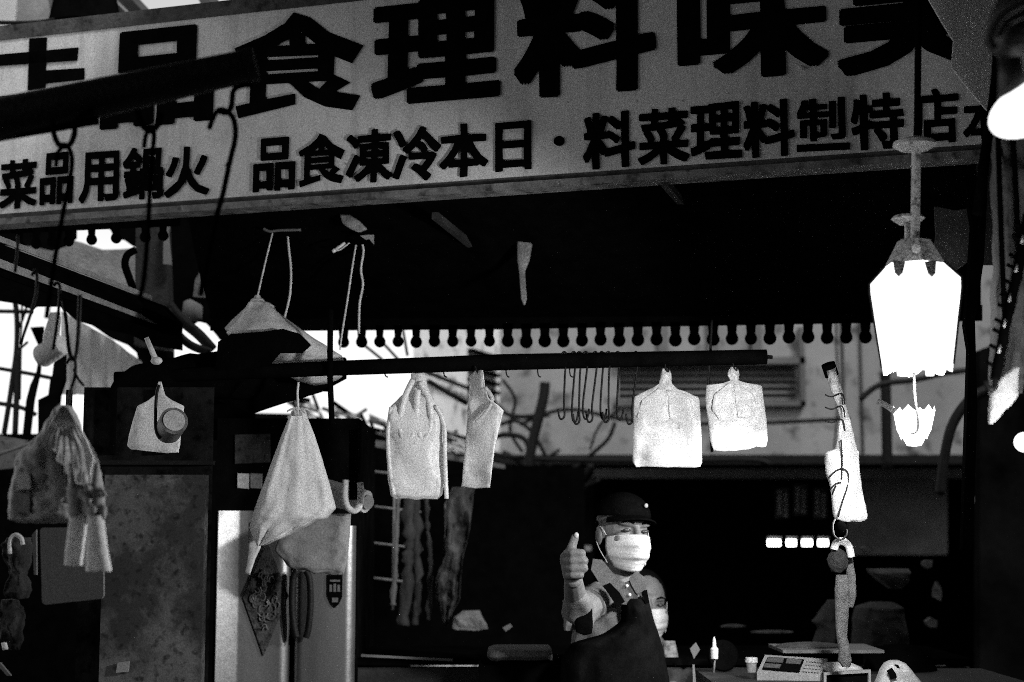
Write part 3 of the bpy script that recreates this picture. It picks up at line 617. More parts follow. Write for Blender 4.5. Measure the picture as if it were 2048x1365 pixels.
# window lattice at far left
t = thing('window_lattice', at(60, 740, 6.8), 'dark wire lattice with crossbars against the bright gap at left', 'lattice')
for pts, r in (([(-10, 623), (65, 624)], .009), ([(-10, 736), (60, 748), (120, 760), (175, 770)], .009), ([(-10, 806), (40, 815), (72, 830)], .01), ([(30, 600), (34, 640), (33, 700), (25, 760), (16, 820), (8, 868)], .013), ([(36, 700), (33, 800), (30, 868)], .014), ([(44, 610), (42, 700), (40, 800)], .005), ([(57, 600), (45, 640), (32, 672), (36, 698), (56, 684)], .006)):
    wire(pts, 6.8, r).build('lattice_bar', iron, t, True)
tag(plate([(60, 655), (85, 653), (80, 700), (72, 745), (60, 770), (52, 800), (45, 868), (58, 868), (66, 800), (78, 745), (86, 660)], 6.5, .03).build('hanging_strap', black), 'crooked black strap hanging in front of the bright gap at left', 'strap')
tag(plate([(108, 700), (128, 680), (128, 760), (118, 790), (112, 840), (112, 880), (95, 880), (76, 870), (76, 800), (96, 790), (100, 760), (104, 752), (108, 720)], 6.3, .04).build('dark_post', black), 'dark post between the bright gap and the ribbed sheet', 'post')
# string hooks in front of the cup
t = thing('tape_roll', at(105, 705, 3.4), 'white cylindrical roll hanging slanted on a hook at left', 'roll')
Rr = Vector((at(125, 692, 3.38) - at(88, 712, 3.42)))
MB().tube([at(86, 712, 3.42), at(124, 690, 3.38)], [m(24, 3.4), m(20, 3.4)], 24).build('roll_body', mat('roll_paper', .62, .8, .15, 25, .3), t, 'auto')
MB().tube([at(122, 691, 3.37), at(126, 689, 3.365)], [m(17, 3.4), m(17, 3.4)], 24).build('roll_end', paper, t, 'auto')
tag(plate([(101, 625), (120, 624), (122, 640), (116, 690), (84, 700), (86, 670), (96, 640)], 3.5, .004).build('paper_strip', mat('backlit_paper', .9, .8, .05, 12, .1, trans=.75)), 'white paper strip hanging above the slanted roll', 'paper')
for pts, r, lab in (([(126, 600), (132, 640), (138, 700), (146, 722)], .0045, 'left of two black cords above the net bag hook'), ([(160, 590), (158, 640), (154, 700), (148, 722)], .0045, 'right of two black cords above the net bag hook'),
                    ([(132, 728), (142, 716), (150, 722), (150, 750), (142, 780), (136, 812)], .0035, 'black hook carrying the net bag by its knot'), ([(147, 738), (156, 758), (168, 772)], .003, 'thin loose wire end beside the net bag hook'),
                    ([(30, 545), (35, 495), (36, 470)], .0035, 'thin wire loop at the beam near the left edge'), ([(64, 552), (70, 542), (74, 556), (70, 600), (40, 690)], .0035, 'long wire hook over the beam reaching down left'), ([(108, 572), (114, 566), (120, 578), (116, 630), (106, 700)], .0035, 'black wire hook over the beam above the white roll')):
    tag(wire(pts, 3.35, r).build('wire_hook', wirem, None, True), lab, 'hook')
# dark low backing and clutter left of cabinet
tag(MB().box((at(-200, 0, 7).x, 7.0, 0), (at(480, 0, 7).x, 7.15, at(0, 868, 7).z)).build('low_backing', blackcloth), 'low dark backing closing off the sky behind the net bag', 'wall')  # added so white sky does not show behind the clutter
b = plate([(-10, 870), (50, 880), (45, 935), (-10, 940)], 6.0, .05); tag(b.build('crate', rust), 'stained grey crate on the low wall at the left edge', 'crate')
cable([(-10, 912), (30, 898), (70, 884)], 5.9, .006, 'thin pale cord crossing the crate at the left edge', M=concrete)
gm = mat('glinting_scrap', .03, .7, .8, 16, .8, speck=14, spec=.12)
jug = tag(pouch([(1075, 15, 60, .5), (1090, 8, 62), (1120, 10, 60), (1150, 20, 52, .8), (1180, 18, 60), (1195, 25, 55, .6)], 3.9, .05, 30, 26, .03, 8).build('jug', gm, None, True), 'glinting dark crumpled jug with curved handle at the left edge', 'jug')
wire([(20, 1108), (20, 1082), (30, 1070), (42, 1076), (46, 1090)], 3.8, .005).build('jug_handle', paper, jug, True)
tag(pouch([(1200, 0, 30, .5), (1230, 0, 50), (1280, 0, 45), (1300, 5, 40, .5)], 3.95, .05, 24, 24, .03, 18).build('rubbish_bag', mat('glinting_scrap2', .02, .7, .8, 16, .8, speck=14, spec=.12), None, True), 'dark crumpled plastic bag below the jug', 'bag')
tag(MB().tube([at(8, 1285, 3.9), at(11, 1300, 3.9)], .007, 8).build('glint_bottle', paper, None, True), 'tiny white bottle cap near the lower left edge', 'cap')
tag(plate([(-10, 1326), (0, 1326), (22, 1352), (14, 1352)], 3.8, .01).build('slanting_rod', concrete), 'short grey slanting rod in the bottom left corner', 'rod')
tag(plate([(64, 1070), (72, 1060), (73, 1150), (68, 1150)], 3.7, .01).build('strap', concrete), 'narrow grey strap beside the tray edge', 'strap')

# tray
t = thing('grey_tray', at(143, 1130, 3.65), 'flat grey plastic tray hanging behind the gloves', 'tray')
rt = [(80, 1062), (84, 1056), (200, 1054), (206, 1058), (207, 1192), (203, 1198), (90, 1210), (84, 1205)]
plate(rt, 3.65, .012).build('tray', mat('tray_plastic', .17, .5, .05, 6, .08, bscale=60), t)
# net bag
t = thing('net_bag', at(130, 900, 3.3), 'bulging net bag of packaged goods hanging by its gathered neck', 'bag')
netm = mat('net_film', .42, .5, .25, 14, .3, trans=.3, bscale=120)
pouch([(812, 118, 140, .2), (822, 114, 145, .3), (850, 96, 160, .5), (880, 70, 174, .7), (910, 48, 184, .9), (950, 34, 200), (990, 24, 206), (1020, 22, 205), (1040, 26, 200, .9), (1046, 40, 190, .6)], 3.3, .10, 60, 60, .018, 21, flat=.85, folds=.002).build('net', netm, t, True)
for i in range(9):
    x = 60 + i * 17
    wire([(128 + (i - 4) * 1.5, 815), (128 + (x - 128) * .45, 860), (x, 925), (x - 3, 990)], 3.21, .0022, 5).build('gather_cord', netm, t, True)
plate([(33, 950), (58, 948), (60, 978), (34, 980)], 3.2, .02).build('white_label', paper, t)
plate([(28, 985), (60, 988), (58, 1028), (26, 1022)], 3.2, .02).build('package', greycloth, t)
for c_ in ((100, 955, 46), (92, 1018, 30), (150, 1005, 34), (60, 1005, 24)):
    MB().ell(at(c_[0], c_[1], 3.27), (m(c_[2], 3.3), .07, m(c_[2] * .7, 3.3)), 16, 10).build('package', mat('net_pack', .22, .4, .4, 20, .4), t, True)
plate([(160, 858), (172, 880), (186, 915), (180, 950), (176, 955), (170, 920)], 3.2, .01).build('white_fold', paper, t)

# gloves
def glove(cx, cuff, tips, lab, s=1):
    t_ = thing('rubber_glove', at(cx, 1040, 3.1), lab, 'glove', 'gloves hanging below the net bag')
    b = MB()
    (wx, wy) = cuff
    palm0 = at(wx, wy, 3.1); palm1 = at(wx - 2, wy - 45, 3.1)
    b.capsule(palm0, m(17, 3.1), palm1, m(19, 3.1))
    for (bx_, by_, mx_, my_, tx_, ty_, r0, r1) in tips:
        b.capsule(at(bx_, by_, 3.1), m(r0, 3.1), at(mx_, my_, 3.09), m((r0 + r1) / 2 + .5, 3.1)); b.capsule(at(mx_, my_, 3.09), m((r0 + r1) / 2 + .5, 3.1), at(tx_, ty_, 3.08), m(r1, 3.1))
    remesh(b, 'glove_hand', mat('glove_rubber', .30, .8, .12, 40, .3), t_, .0028, 3)
    return t_
t_ = glove(155, (154, 1028), [(150, 1000, 146, 975, 144, 940, 8, 6), (156, 995, 162, 985, 176, 1000, 9, 8), (166, 1005, 178, 1015, 186, 1022, 10, 9), (168, 1020, 180, 1028, 184, 1030, 9, 8)], 'grey rubber glove with pale cuff hanging under the net bag, left one')
pouch([(1028, 140, 172, .9), (1050, 138, 173), (1100, 132, 168), (1128, 129, 165), (1132, 130, 164)], 3.1, .016, 24, 28, .003, 2, flat=.8).build('cuff', paper, t_, True)
t_ = glove(192, (192, 1030), [(188, 1000, 189, 970, 193, 930, 9, 6), (196, 995, 203, 985, 208, 990, 8, 6), (184, 1002, 178, 985, 174, 975, 8, 7), (200, 1010, 206, 1020, 205, 1035, 9, 7)], 'grey rubber glove with flared pale cuff, right one of the pair')
pouch([(1032, 176, 206, .9), (1060, 174, 210), (1110, 172, 217), (1138, 171, 223), (1143, 172, 222)], 3.08, .018, 24, 28, .003, 6, flat=.8).build('cuff', paper, t_, True)

# ------------------------------------------------------------------ dark cabinet
t = thing('steel_cabinet', (at(290, 1365, 4.6).x, 4.6, 0), 'tall dark rust stained steel cabinet behind the hanging bags at left', 'cabinet')
pa, pb = at(150, 775, 4.6), at(446, 775, 4.9)
def cabp(px0, px1, py0, py1, Y0, th, o=0):
    a = at(px0, py0, Y0 - o); c_ = at(px1, py0, Y0 - o); z1 = at(0, py1, Y0).z
    return MB().box((a.x, Y0 - o, max(0, z1)), (c_.x, Y0 - o + th, a.z))
_zt = at(0, 775, 4.7).z; _xr = at(446, 0, 4.7).x; _xb = at(440, 0, 5.12).x
MB().prism([(pa.x, 4.7, 0), (_xr, 4.7, 0), (_xb, 5.12, 0), (pa.x, 5.12, 0)], _zt, Vector((0, 0, 1))).build('body', mat('cabinet_dark', .012, .6, .9, 9, .3, speck=30, spec=.05), t)
z1 = at(0, 950, 4.64).z
bm_ = MB().box((at(238, 0, 4.64).x, 4.64, 0.1), (at(432, 0, 4.64).x, 4.695, z1))
bm_.build('door', mat('cabinet_door', .12, .6, .6, 2.0, .4, speck=42, blot=3.2), t)  # blotches mix rust with a stand-in for shading on the door
MB().box((at(150, 0, 4.66).x, 4.66, z1 + .03), (at(446, 0, 4.66).x, 4.697, at(0, 945, 4.66).z + .03 + .004)).build('rail', iron, t)
for px in (158, 245, 338): MB().box((at(px, 0, 4.67).x, 4.67, z1 + .06), (at(px, 0, 4.67).x + .012, 4.697, at(0, 780, 4.67).z)).build('seam', black, t)
plate([(235, 1326), (258, 1323), (256, 1344), (232, 1346)], 4.62, .012).build('sticker', greycloth, t)

# white bag and ladle on the cabinet
t = thing('plastic_bag', at(310, 840, 4.4), 'flat white plastic bag hanging on the dark cabinet behind a ladle', 'plastic bag')
pouch([(764, 317, 323, .3), (775, 314, 326, .5), (790, 310, 330, .6), (802, 296, 345), (812, 276, 368), (835, 268, 367), (870, 258, 362), (892, 254, 360), (900, 262, 358, .8), (906, 330, 357, .5)], 4.5, .012, seed=31, wr=.006, flat=.5).build('bag_film', brightened_bag, t, True)
t = thing('ladle', at(342, 850, 4.35), 'small deep dark metal ladle with hooked wire handle hanging on the cabinet', 'ladle')
wire([(318, 770), (313, 790), (311, 830), (312, 860), (320, 878)], 4.36, .0045).build('handle', wirem, t, True)
ta, tb = at(336, 862, 4.40), at(348, 842, 4.33)
MB().tube([ta, tb], [m(27, 4.36), m(28, 4.36)], 28, cap=True).build('bowl', mat('ladle_steel', .16, .4, .5, 30, .2, metal=.3), t, 'auto')
MB().tube([tb, tb + (tb - ta) * .04], [m(22, 4.33), m(22, 4.33)], 28).build('bowl_face', mat('ladle_face', .42, .6, .2, 40, .2), t, 'auto')

# ------------------------------------------------------------------ fridge
YF = 5.2
t = thing('steel_fridge', (at(590, 1365, YF).x, YF, 0), 'two door stainless steel refrigerator with a diamond poster on its left door', 'refrigerator')
def fz(py): return at(0, py, YF).z
MB().box((at(448, 0, YF).x, YF + .05, 0), (at(724, 0, YF).x, YF + .7, at(0, 835, YF).z)).build('body', mat('fridge_dark', .004, .5, .5, 12, .2, spec=.05), t)
def door(px0, px1, pyt, nm, rl=.03):
    a = at(px0, 0, YF).x; c_ = at(px1, 0, YF).x; zt_ = fz(pyt); r = .03
    if rl > .04:   # edge chamfer shaped to mirror the lantern as a bright strip
        prof = [(a, YF + .045), (a, YF - .034), (a + .003, YF - .038)] + [(a + .003 + .066 * q / 8, YF - .038 * (1 - (q / 8) * (1.22 - .22 * q / 8))) for q in range(1, 9)]
    else:
        prof = [(a, YF + .045)] + [(a + rl + rl * cos(pi + k * pi / 24), YF + .03 + .03 * sin(pi + k * pi / 24)) for k in range(13)]
    for k in range(7):
        an = 1.5 * pi + k * pi / 12; prof.append((c_ - r + r * cos(an), YF + r + r * sin(an)))
    prof.append((c_, YF + .045))
    n_ = len(prof); b_ = MB(); vv = [(x, y, .12) for x, y in prof] + [(x, y, zt_) for x, y in prof]
    b_.add(vv, [(i, i + 1, n_ + i + 1, n_ + i) for i in range(n_ - 1)] + [tuple(range(n_)), tuple(range(2 * n_ - 1, n_ - 1, -1)), (n_ - 1, 0, n_, 2 * n_ - 1)])
    return b_.build(nm, steel, t, 'auto')
dl = door(462, 597, 1022, 'door', .09); dr_ = door(607, 722, 1052, 'door')
for d_, x in ((dl, 593), (dr_, 612)):
    wire([(x, 1142), (x + (-7 if d_ is dl else 7), 1160), (x + (-9 if d_ is dl else 9), 1210), (x + (-5 if d_ is dl else 5), 1255), (x, 1276)], YF - .03, .011, 10).build('handle', iron, d_, True)
P_ = [(535, 1084), (577, 1192), (527, 1312), (486, 1196)]
po = plate(P_, YF - .006, .004).build('diamond_poster', mat('red_paper', .085, .6, .5, 30, .4, speck=60), dl)
b = MB()
for i in range(42):
    u_, v_ = random.uniform(-.62, .62), random.uniform(-.62, .62)
    cx = 531 + (u_ + v_) * 22; cy = 1198 + (v_ - u_) * 56
    a0 = random.uniform(0, 6.28); pts_ = [(cx + 5.5 * cos(a0 + k * .9), cy + 8 * sin(a0 + k * .9)) for k in range(4)]
    b2 = spline([at(x, y, YF - .012) for x, y in pts_], 3); b.tube(b2, .0022, 5)
b.build('poster_relief', mat('relief', .14, .4, .4, 40, .2), dl)
bd = plate([(655, 1150), (685, 1150), (684, 1195), (678, 1208), (670, 1216), (662, 1208), (655, 1192)], YF - .006, .005).build('badge', ink, dr_)
b = MB()
for x, y, w_, h_ in ((660, 1160, 20, 4), (659, 1170, 5, 14), (667, 1168, 5, 16), (675, 1170, 5, 14), (664, 1196, 12, 9)): plate([(x, y), (x + w_, y), (x + w_, y + h_), (x, y + h_)], YF - .0085, .002, b)
b.build('badge_mark', steel, dr_)
for (x, M_) in ((475, paper), (501, mat('dim_label', .3, .6, .4, 40, .1))):
    plate([(x, 947), (x + 23, 948), (x + 22, 978), (x, 976)], YF + .04, .012).build('label_plate', M_, t)
plate([(470, 870), (540, 868), (540, 925), (470, 928)], YF + .042, .01).build('control_panel', mat('panel_dim', .04, .5, .6, 20, .2, speck=50), t)

# draped white cloth, grey cloth, paper roll
t = thing('draped_cloth', at(590, 960, 4.75), 'large white cloth bunched at its peak and hung in a triangle before the fridge', 'cloth')
pouch([(822, 584, 612, .25), (832, 580, 614, .3), (870, 563, 629, .5), (920, 545, 645, .7), (980, 523, 663, .9), (1018, 508, 672), (1035, 503, 655), (1055, 498, 610, .8), (1075, 505, 570, .6), (1092, 514, 530, .3)], 4.75, .06, 60, 60, .006, 41, flat=.8, folds=.007).build('cloth', mat('bright_cloth', .95, .8, .04, 6, .05, trans=.25), t, True)
for k in range(14):
    a0 = random.uniform(-1, 1)
    wire([(597 + a0 * 6, 832), (597 + a0 * 14, 818), (597 + a0 * 28, 812 + abs(a0) * 14)], 4.72, .0025, 5, 4).build('frayed_edge', paper, t, True)
wire([(597, 765), (595, 790), (597, 822)], 4.75, .0035).build('string', cord, t, True)
pouch([(1045, 497, 512, .5), (1070, 497, 522), (1095, 496, 522), (1120, 494, 510), (1150, 488, 500, .4)], 4.9, .012, 20, 16, .003, 3).build('loose_strip', paper, t, True)
t = thing('grey_apron_cloth', at(630, 1085, 4.95), 'mid grey cloth hanging below the white draped cloth across the fridge doors', 'cloth')
pouch([(1028, 650, 702, .4), (1050, 605, 701, .8), (1075, 560, 699), (1100, 548, 697), (1120, 566, 695), (1134, 574, 692), (1142, 610, 690, .8), (1150, 660, 688, .3)], 4.95, .02, 34, 40, .008, 51, flat=.5).build('cloth', mat('apron_grey', .22, .85, .06, 20, .15, bscale=120), t, True)
t = thing('paper_roll', at(690, 995, 5.0), 'white paper roll on a black strap beside the draped cloth', 'roll')
MB().tube([at(650, 985, 5.02), at(733, 1004, 4.95)], [m(27, 5), m(22, 5)], 22).build('roll_body', plastic, t, 'auto')
MB().tube([at(731, 1004, 4.95), at(737, 1005, 4.94)], [m(15, 5), m(14, 5)], 22).build('roll_end', greycloth, t, 'auto')
plate([(698, 860), (716, 860), (716, 1000), (698, 1000)], 4.92, .01).build('strap', blackcloth, t)
wire([(692, 960), (690, 995), (696, 1015), (708, 1022), (719, 1012), (722, 985), (720, 965)], 4.9, .01, 8).build('loop', paper, t, True)

# ------------------------------------------------------------------ scrap roof and mesh shelf behind the fridge
t = thing('scrap_heap', at(760, 850, 7.6), 'jumbled sunlit slats and scrap wood piled on a low roof', 'scrap pile')
sm = [paper, concrete, black, mat('pale_wood', .6, .7, .3, 20, .2)]
for i in range(70):
    f_ = random.random(); cx = 590 + 350 * f_; cy = 812 + 85 * f_ + random.uniform(-18, 22) * (1 - .2 * f_)
    a = random.choice((.3, .35, .42, -.6, .3, 1.2)) + random.uniform(-.2, .2); L_ = random.uniform(18, 52)
    p = at(cx - L_ * cos(a) / 2, cy - L_ * sin(a) / 2, 7.5 + random.uniform(-.1, .25)); q = at(cx + L_ * cos(a) / 2, cy + L_ * sin(a) / 2, 7.6 + random.uniform(-.1, .25))
    MB().bar(p, q, .01, random.uniform(.008, .022)).build('slat', sm[i % 4], t)
MB().prism([at(500, 826, 7.9), at(600, 828, 7.9), at(700, 848, 7.9), at(800, 876, 7.9), at(1000, 925, 7.9), at(1000, 950, 7.9), at(500, 950, 7.9)], .1).build('roof_bed', black, t)
MB().prism([at(740, 880, 7.5), at(780, 884, 7.5), at(1010, 930, 7.5), at(1010, 938, 7.5), at(780, 900, 7.5), at(740, 892, 7.5)], .03).build('roof_edge', concrete, t)
tag(plate([(700, 860), (780, 885), (1010, 930), (1170, 935), (1170, 1330), (700, 1330)], 8.3, .1).build('dark_backing', blackcloth), 'black backing standing in for the dark behind the mesh shelf and poles', 'wall')  # black sheet put in place of unlit depth behind the poles
for a, c, lab in (((715, 680), (765, 720), 'thin diagonal wire across the bright gap above the bar'), ((760, 680), (820, 745), 'thicker diagonal wire across the bright gap above the bar'), ((805, 655), (815, 712), 'short steep wire above the double bag'), ((855, 762), (935, 808), 'black cable slanting down the pale side wall')):
    tag(MB().tube([at(*a, 7.4), at(*c, 7.4)], .007 if 'cable' not in lab else .012, 6).build('wire', wirem, None, True), lab, 'wire')
t = thing('mesh_shelf', at(780, 1050, 6.6), 'wire mesh shelving panel beside the fridge', 'shelf')
gwire = mat('grey_wire', .16, .5, .3, 30, .1)
for y in (945, 1015, 1088, 1158): MB().tube([at(728, y - 4, 6.6), at(842, y + 10, 6.6)], .005, 6).build('shelf_wire', gwire, t, True)
for x in (738, 790, 836): MB().tube([at(x, 880, 6.6), at(x - 4, 1220, 6.6)], .005, 6).build('shelf_wire', gwire, t, True)
plate([(722, 878), (737, 874), (737, 900), (722, 906)], 6.7, .01).build('bright_pane', paper, t)
# leaning poles and rags
for pts, r, M_, lab in (([(795, 985), (796, 1050), (790, 1130), (787, 1210)], .011, concrete, 'slim pale pole standing beside the mesh shelf'),
                        ([(817, 985), (819, 1080), (815, 1150), (808, 1250)], .026, mat('bark', .045, .8, .6, 20, .6, streak=.2), 'thick weathered pole under the double bag, left'),
                        ([(833, 985), (832, 1080), (838, 1160), (832, 1250)], .020, MATS['bark'] if 'bark' in MATS else None, 'thick weathered pole under the double bag, right'),
                        ([(848, 985), (858, 1060), (864, 1130), (858, 1240)], .012, MATS['bark'] if 'bark' in MATS else None, 'thin bent weathered pole leaning at the shelf')):
    tag(MB().tube(spline([at(p[0] + random.uniform(-3, 3), p[1], 6.2) for p in pts], 8), [r * random.uniform(.55, 1.15) for _ in range(25)][:8 * (len(pts) - 1) + 1], 10, jit=.9).build('pole', M_ or MATS['bark'], None, True), lab, 'pole')
ragm = mat('torn_film', .07, .6, .7, 18, .6, speck=22, streak=.35)
tag(pouch([(975, 905, 950, .3), (1010, 888, 946), (1060, 890, 940), (1110, 886, 928), (1160, 872, 922), (1200, 872, 920), (1225, 882, 905, .6), (1250, 888, 898, .3)], 6.1, .03, 44, 36, .04, 71, folds=.02).build('torn_sheet', ragm, None, True), 'torn dim plastic sheet hanging beside the poles', 'plastic sheet')
tag(pouch([(1222, 925, 960, .4), (1235, 908, 965), (1250, 905, 974), (1260, 905, 976, .8)], 6.0, .05, 18, 26, .02, 81).build('crumpled_bag', mat('crumple', .26, .5, .15, 20, .6), None, True), 'small crumpled pale bag on the dark counter', 'bag')
tag(plate([(1005, 1256), (1020, 1248), (1025, 1254), (1012, 1264)], 5.9, .02).build('scrap_tag', greycloth), 'tiny grey tag on the dark counter right of the crumpled bag', 'tag')
# counter
t = thing('stall_counter', (at(900, 1330, 5.2).x, 5.2, 0), 'low dark counter with a pale front edge right of the fridge', 'counter')
zc = at(0, 1318, 5.3).z
MB().box((at(728, 0, 5.3).x, 5.3, zc - .02), (at(1900, 0, 5.3).x, 5.9, zc)).build('top', black, t)
MB().prism([at(722, 1309, 5.28), at(905, 1319, 5.28), at(905, 1323, 5.28), at(722, 1314, 5.28)], .01).build('edge', concrete, t)
MB().box((at(728, 0, 5.3).x, 5.32, 0), (at(1900, 0, 5.3).x, 5.36, zc - .03)).build('front_panel', mat('counter_front', .03, .6, .4, 9, .2), t)
tag(plate([(957, 1322), (1110, 1326), (1110, 1400), (957, 1400)], 5.1, .2).build('dark_bin', black), 'black bin below the pale foam slab', 'bin')
tag(pouch([(1292, 985, 1098, .6), (1297, 976, 1103), (1310, 974, 1105), (1318, 980, 1104, .8)], 5.14, .10, 14, 30, .003, 91, flat=.35).build('foam_slab', mat('foam', .14, .9, .15, 60, .4), None, True), 'pale foam slab lying on the black bin', 'foam')

# ------------------------------------------------------------------ people
def rotz(a): return Matrix.Rotation(a, 3, 'Z')
def head_parts(b, c, R, s=1):
    def E(o, r): b.ell(c + R @ (Vector(o) * s), [q * s for q in r], 18, 12, R)
    E((0, .015, .03), (.077, .094, .092)); E((0, -.018, -.03), (.064, .07, .086)); E((0, -.05, -.085), (.034, .034, .028))
    E((0, -.070, .030), (.056, .022, .016)); E((.038, -.055, -.025), (.026, .028, .026)); E((-.038, -.055, -.025), (.026, .028, .026))
    E((.077, .012, -.012), (.010, .020, .032)); E((-.077, .012, -.012), (.010, .020, .032))
    b.capsule(c + R @ (Vector((0, -.084, .016)) * s), .009 * s, c + R @ (Vector((0, -.104, -.022)) * s), .014 * s)
def face_bits(t_, c, R, s=1, brow=True):
    for sx in (-1, 1):
        MB().ell(c + R @ (Vector((sx * .031, -.081, .006)) * s), (.014 * s, .006 * s, .0055 * s), 12, 8, R).build('eye', mat('eye_dark', .03, .3, .1, 20, 0), t_, True)
        MB().tube([c + R @ (Vector((sx * .014, -.092, .028)) * s), c + R @ (Vector((sx * .032, -.091, .034)) * s), c + R @ (Vector((sx * .050, -.078, .028)) * s)], [.003 * s, .004 * s, .002 * s], 6).build('eyebrow', mat('hair', .006, .7, .3, 60, .3, spec=.05), t_, True)
def mask_part(t_, c, R, s=1):
    b = MB(); nu, nv = 36, 28; V = []
    for layer in (0, 1):
        for j in range(nv + 1):
            v = j / nv; z = -.006 - .114 * v
            for i in range(nu + 1):
                u = i / nu * 2 - 1; a = u * radians(72) * (1 - .22 * v * v)
                pr = .008 + .046 * max(0, cos(a)) ** 6 * (1 - abs(v - .35) * 1.2)
                rad = .070 + .012 * (1 - abs(v - .3)) - (.018 * max(0, v - .6) / .4)
                x = rad * sin(a); y = -(rad + .016 + pr * .75) * cos(a) + .004
                pl = .0042 * (1 if int(v * 6) % 2 else 0) * (1 - abs(u) ** 3) + .0018 * sin(v * 34 + u * 3) * (1 - abs(u))
                ed = .012 * (u * u) * (1 - 2 * v)
                k = 1 - .02 * layer
                V.append(c + R @ (Vector((x * k, y * k - pl, z - ed)) * s))
    w_ = nu + 1; o = (nv + 1) * w_
    fs = [(j * w_ + i, j * w_ + i + 1, (j + 1) * w_ + i + 1, (j + 1) * w_ + i) for j in range(nv) for i in range(nu)]
    fs += [tuple(o + q for q in reversed(f)) for f in fs]
    for i in range(nu): fs += [(i, i + 1, o + i + 1, o + i), (nv * w_ + i, nv * w_ + i + 1, o + nv * w_ + i + 1, o + nv * w_ + i)]
    for j in range(nv): fs += [(j * w_, (j + 1) * w_, o + (j + 1) * w_, o + j * w_), (j * w_ + nu, (j + 1) * w_ + nu, o + (j + 1) * w_ + nu, o + j * w_ + nu)]
    b.add(V, fs); mk = b.build('face_mask', maskm, t_, True)
    for sx in (-1, 1):
        MB().tube(spline([c + R @ (Vector(q) * s) for q in ((sx * .074, -.028, -.012), (sx * .082, -.005, .012), (sx * .084, .02, .008))], 5), .0015 * s, 5).build('ear_loop', maskm, mk, True)
        MB().tube(spline([c + R @ (Vector(q) * s) for q in ((sx * .066, -.03, -.095), (sx * .080, -.005, -.06), (sx * .084, .018, -.03))], 5), .0015 * s, 5).build('ear_loop', maskm, mk, True)

YM = 5.0
t = thing('person', (at(1240, 1200, YM).x, YM, 0), 'masked stallholder in dark cap and black apron giving a thumbs up', 'person')
hc = at(1247, 1066, YM); R = rotz(radians(24)) @ Matrix.Rotation(radians(4), 3, 'Y')
b = MB(); head_parts(b, hc, R)
neckb = at(1240, 1165, YM + .02)
b.capsule(hc + Vector((0, .02, -.06)), .052, neckb, .06)
shL = at(1190, 1202, 4.97); shR = at(1272, 1212, 5.16); chest = at(1226, 1255, 5.04); belly = at(1230, 1350, 5.03); hip = at(1235, 1460, 5.03)
b.capsule(shL, .05, shR, .042); b.capsule(chest, .115, belly, .13); b.capsule(belly, .135, hip, .14)
b.capsule(neckb, .055, chest, .105)
elb = at(1156, 1232, 4.82); wri = at(1147, 1164, 4.64); 
b.capsule(shL, .052, elb, .042); b.capsule(elb, .042, wri, .028)
elR = at(1285, 1340, 5.15); b.capsule(shR, .05, elR, .042); b.capsule(elR, .04, at(1290, 1420, 4.9), .03)
foot = .06
for sx in (-1, 1):
    k0 = hip + Vector((sx * .085, 0, 0)); k1 = Vector((k0.x, k0.y - .02, .5)); k2 = Vector((k0.x, k0.y + .01, .08))
    b.capsule(k0, .085, k1, .058); b.capsule(k1, .056, k2, .04); b.capsule((k2.x, k2.y, .045), .04, (k2.x, k2.y - .16, .035), .032)
# hand: palm faces left, curled fingers towards viewer, thumb up
def H(px, py, Y=4.60): return at(px, py, Y)
Yh = 4.60; mm = lambda q: m(q, Yh)
b.capsule(H(1146, 1160, 4.62), mm(17), H(1145, 1118, 4.62), mm(20))
b.capsule(H(1140, 1150, 4.615), mm(15), H(1136, 1118, 4.615), mm(17))
for i, (y, x1_, r) in enumerate(((1107, 1163, 9.3), (1122, 1168, 9.6), (1137, 1168, 9.2), (1151, 1161, 7.8))):
    b.capsule(H(1134, y + 1, 4.60), mm(r), H(1146, y, 4.578), mm(r)); b.capsule(H(1146, y, 4.578), mm(r), H(x1_, y, 4.575), mm(r * .97)); b.capsule(H(x1_, y, 4.575), mm(r * .95), H(x1_ - 5, y + 1, 4.60), mm(r * .9))
b.capsule(H(1138, 1112, 4.60), mm(11), H(1144, 1094, 4.59), mm(9.5)); b.capsule(H(1144, 1094, 4.59), mm(9), H(1150, 1076, 4.59), mm(8.2))
remesh(b, 'body', skin, t, .0032, 3)
MB().ell(H(1153, 1071, 4.579), (mm(5), mm(3), mm(6)), 8, 6).build('thumbnail', mat('nail', .5, .3, 0, 10, 0), t, True)
face_bits(t, hc, R); mask_part(t, hc, R)
# cap
b = MB(); b.ell(hc + R @ Vector((0, .014, .047)), (.086, .102, .080), 28, 12, R, cut=.02)
cap = b.build('cap', mat('cap_cloth', .003, .85, .3, 40, .3, spec=.05), t, True)
V = []; n1, n2 = 16, 5
for l_ in (0, 1):
    for j in range(n2 + 1):
        for i in range(n1 + 1):
            a = radians(-64 + 128 * i / n1); rr = 1 + .62 * j / n2 * cos(a) ** .6
            V.append(hc + R @ Vector((.085 * sin(a) * (1 + .12 * j / n2), -.09 * cos(a) * rr + .01, .052 - .010 * (sin(a) ** 2) * 1.6 - .014 * j / n2 + .004 * l_)))
w_ = n1 + 1; o_ = (n2 + 1) * w_
fs = [(j * w_ + i, j * w_ + i + 1, (j + 1) * w_ + i + 1, (j + 1) * w_ + i) for j in range(n2) for i in range(n1)]; fs += [tuple(o_ + q for q in f) for f in fs]
fs += [(n2 * w_ + i, n2 * w_ + i + 1, o_ + n2 * w_ + i + 1, o_ + n2 * w_ + i) for i in range(n1)]
MB().add(V, fs).build('brim', MATS['cap_cloth'], cap, True)
b = MB(); b.ell(hc + R @ Vector((0, .040, .005)), (.081, .078, .07), 20, 10, R); b.build('hair', MATS['hair'], t, True)
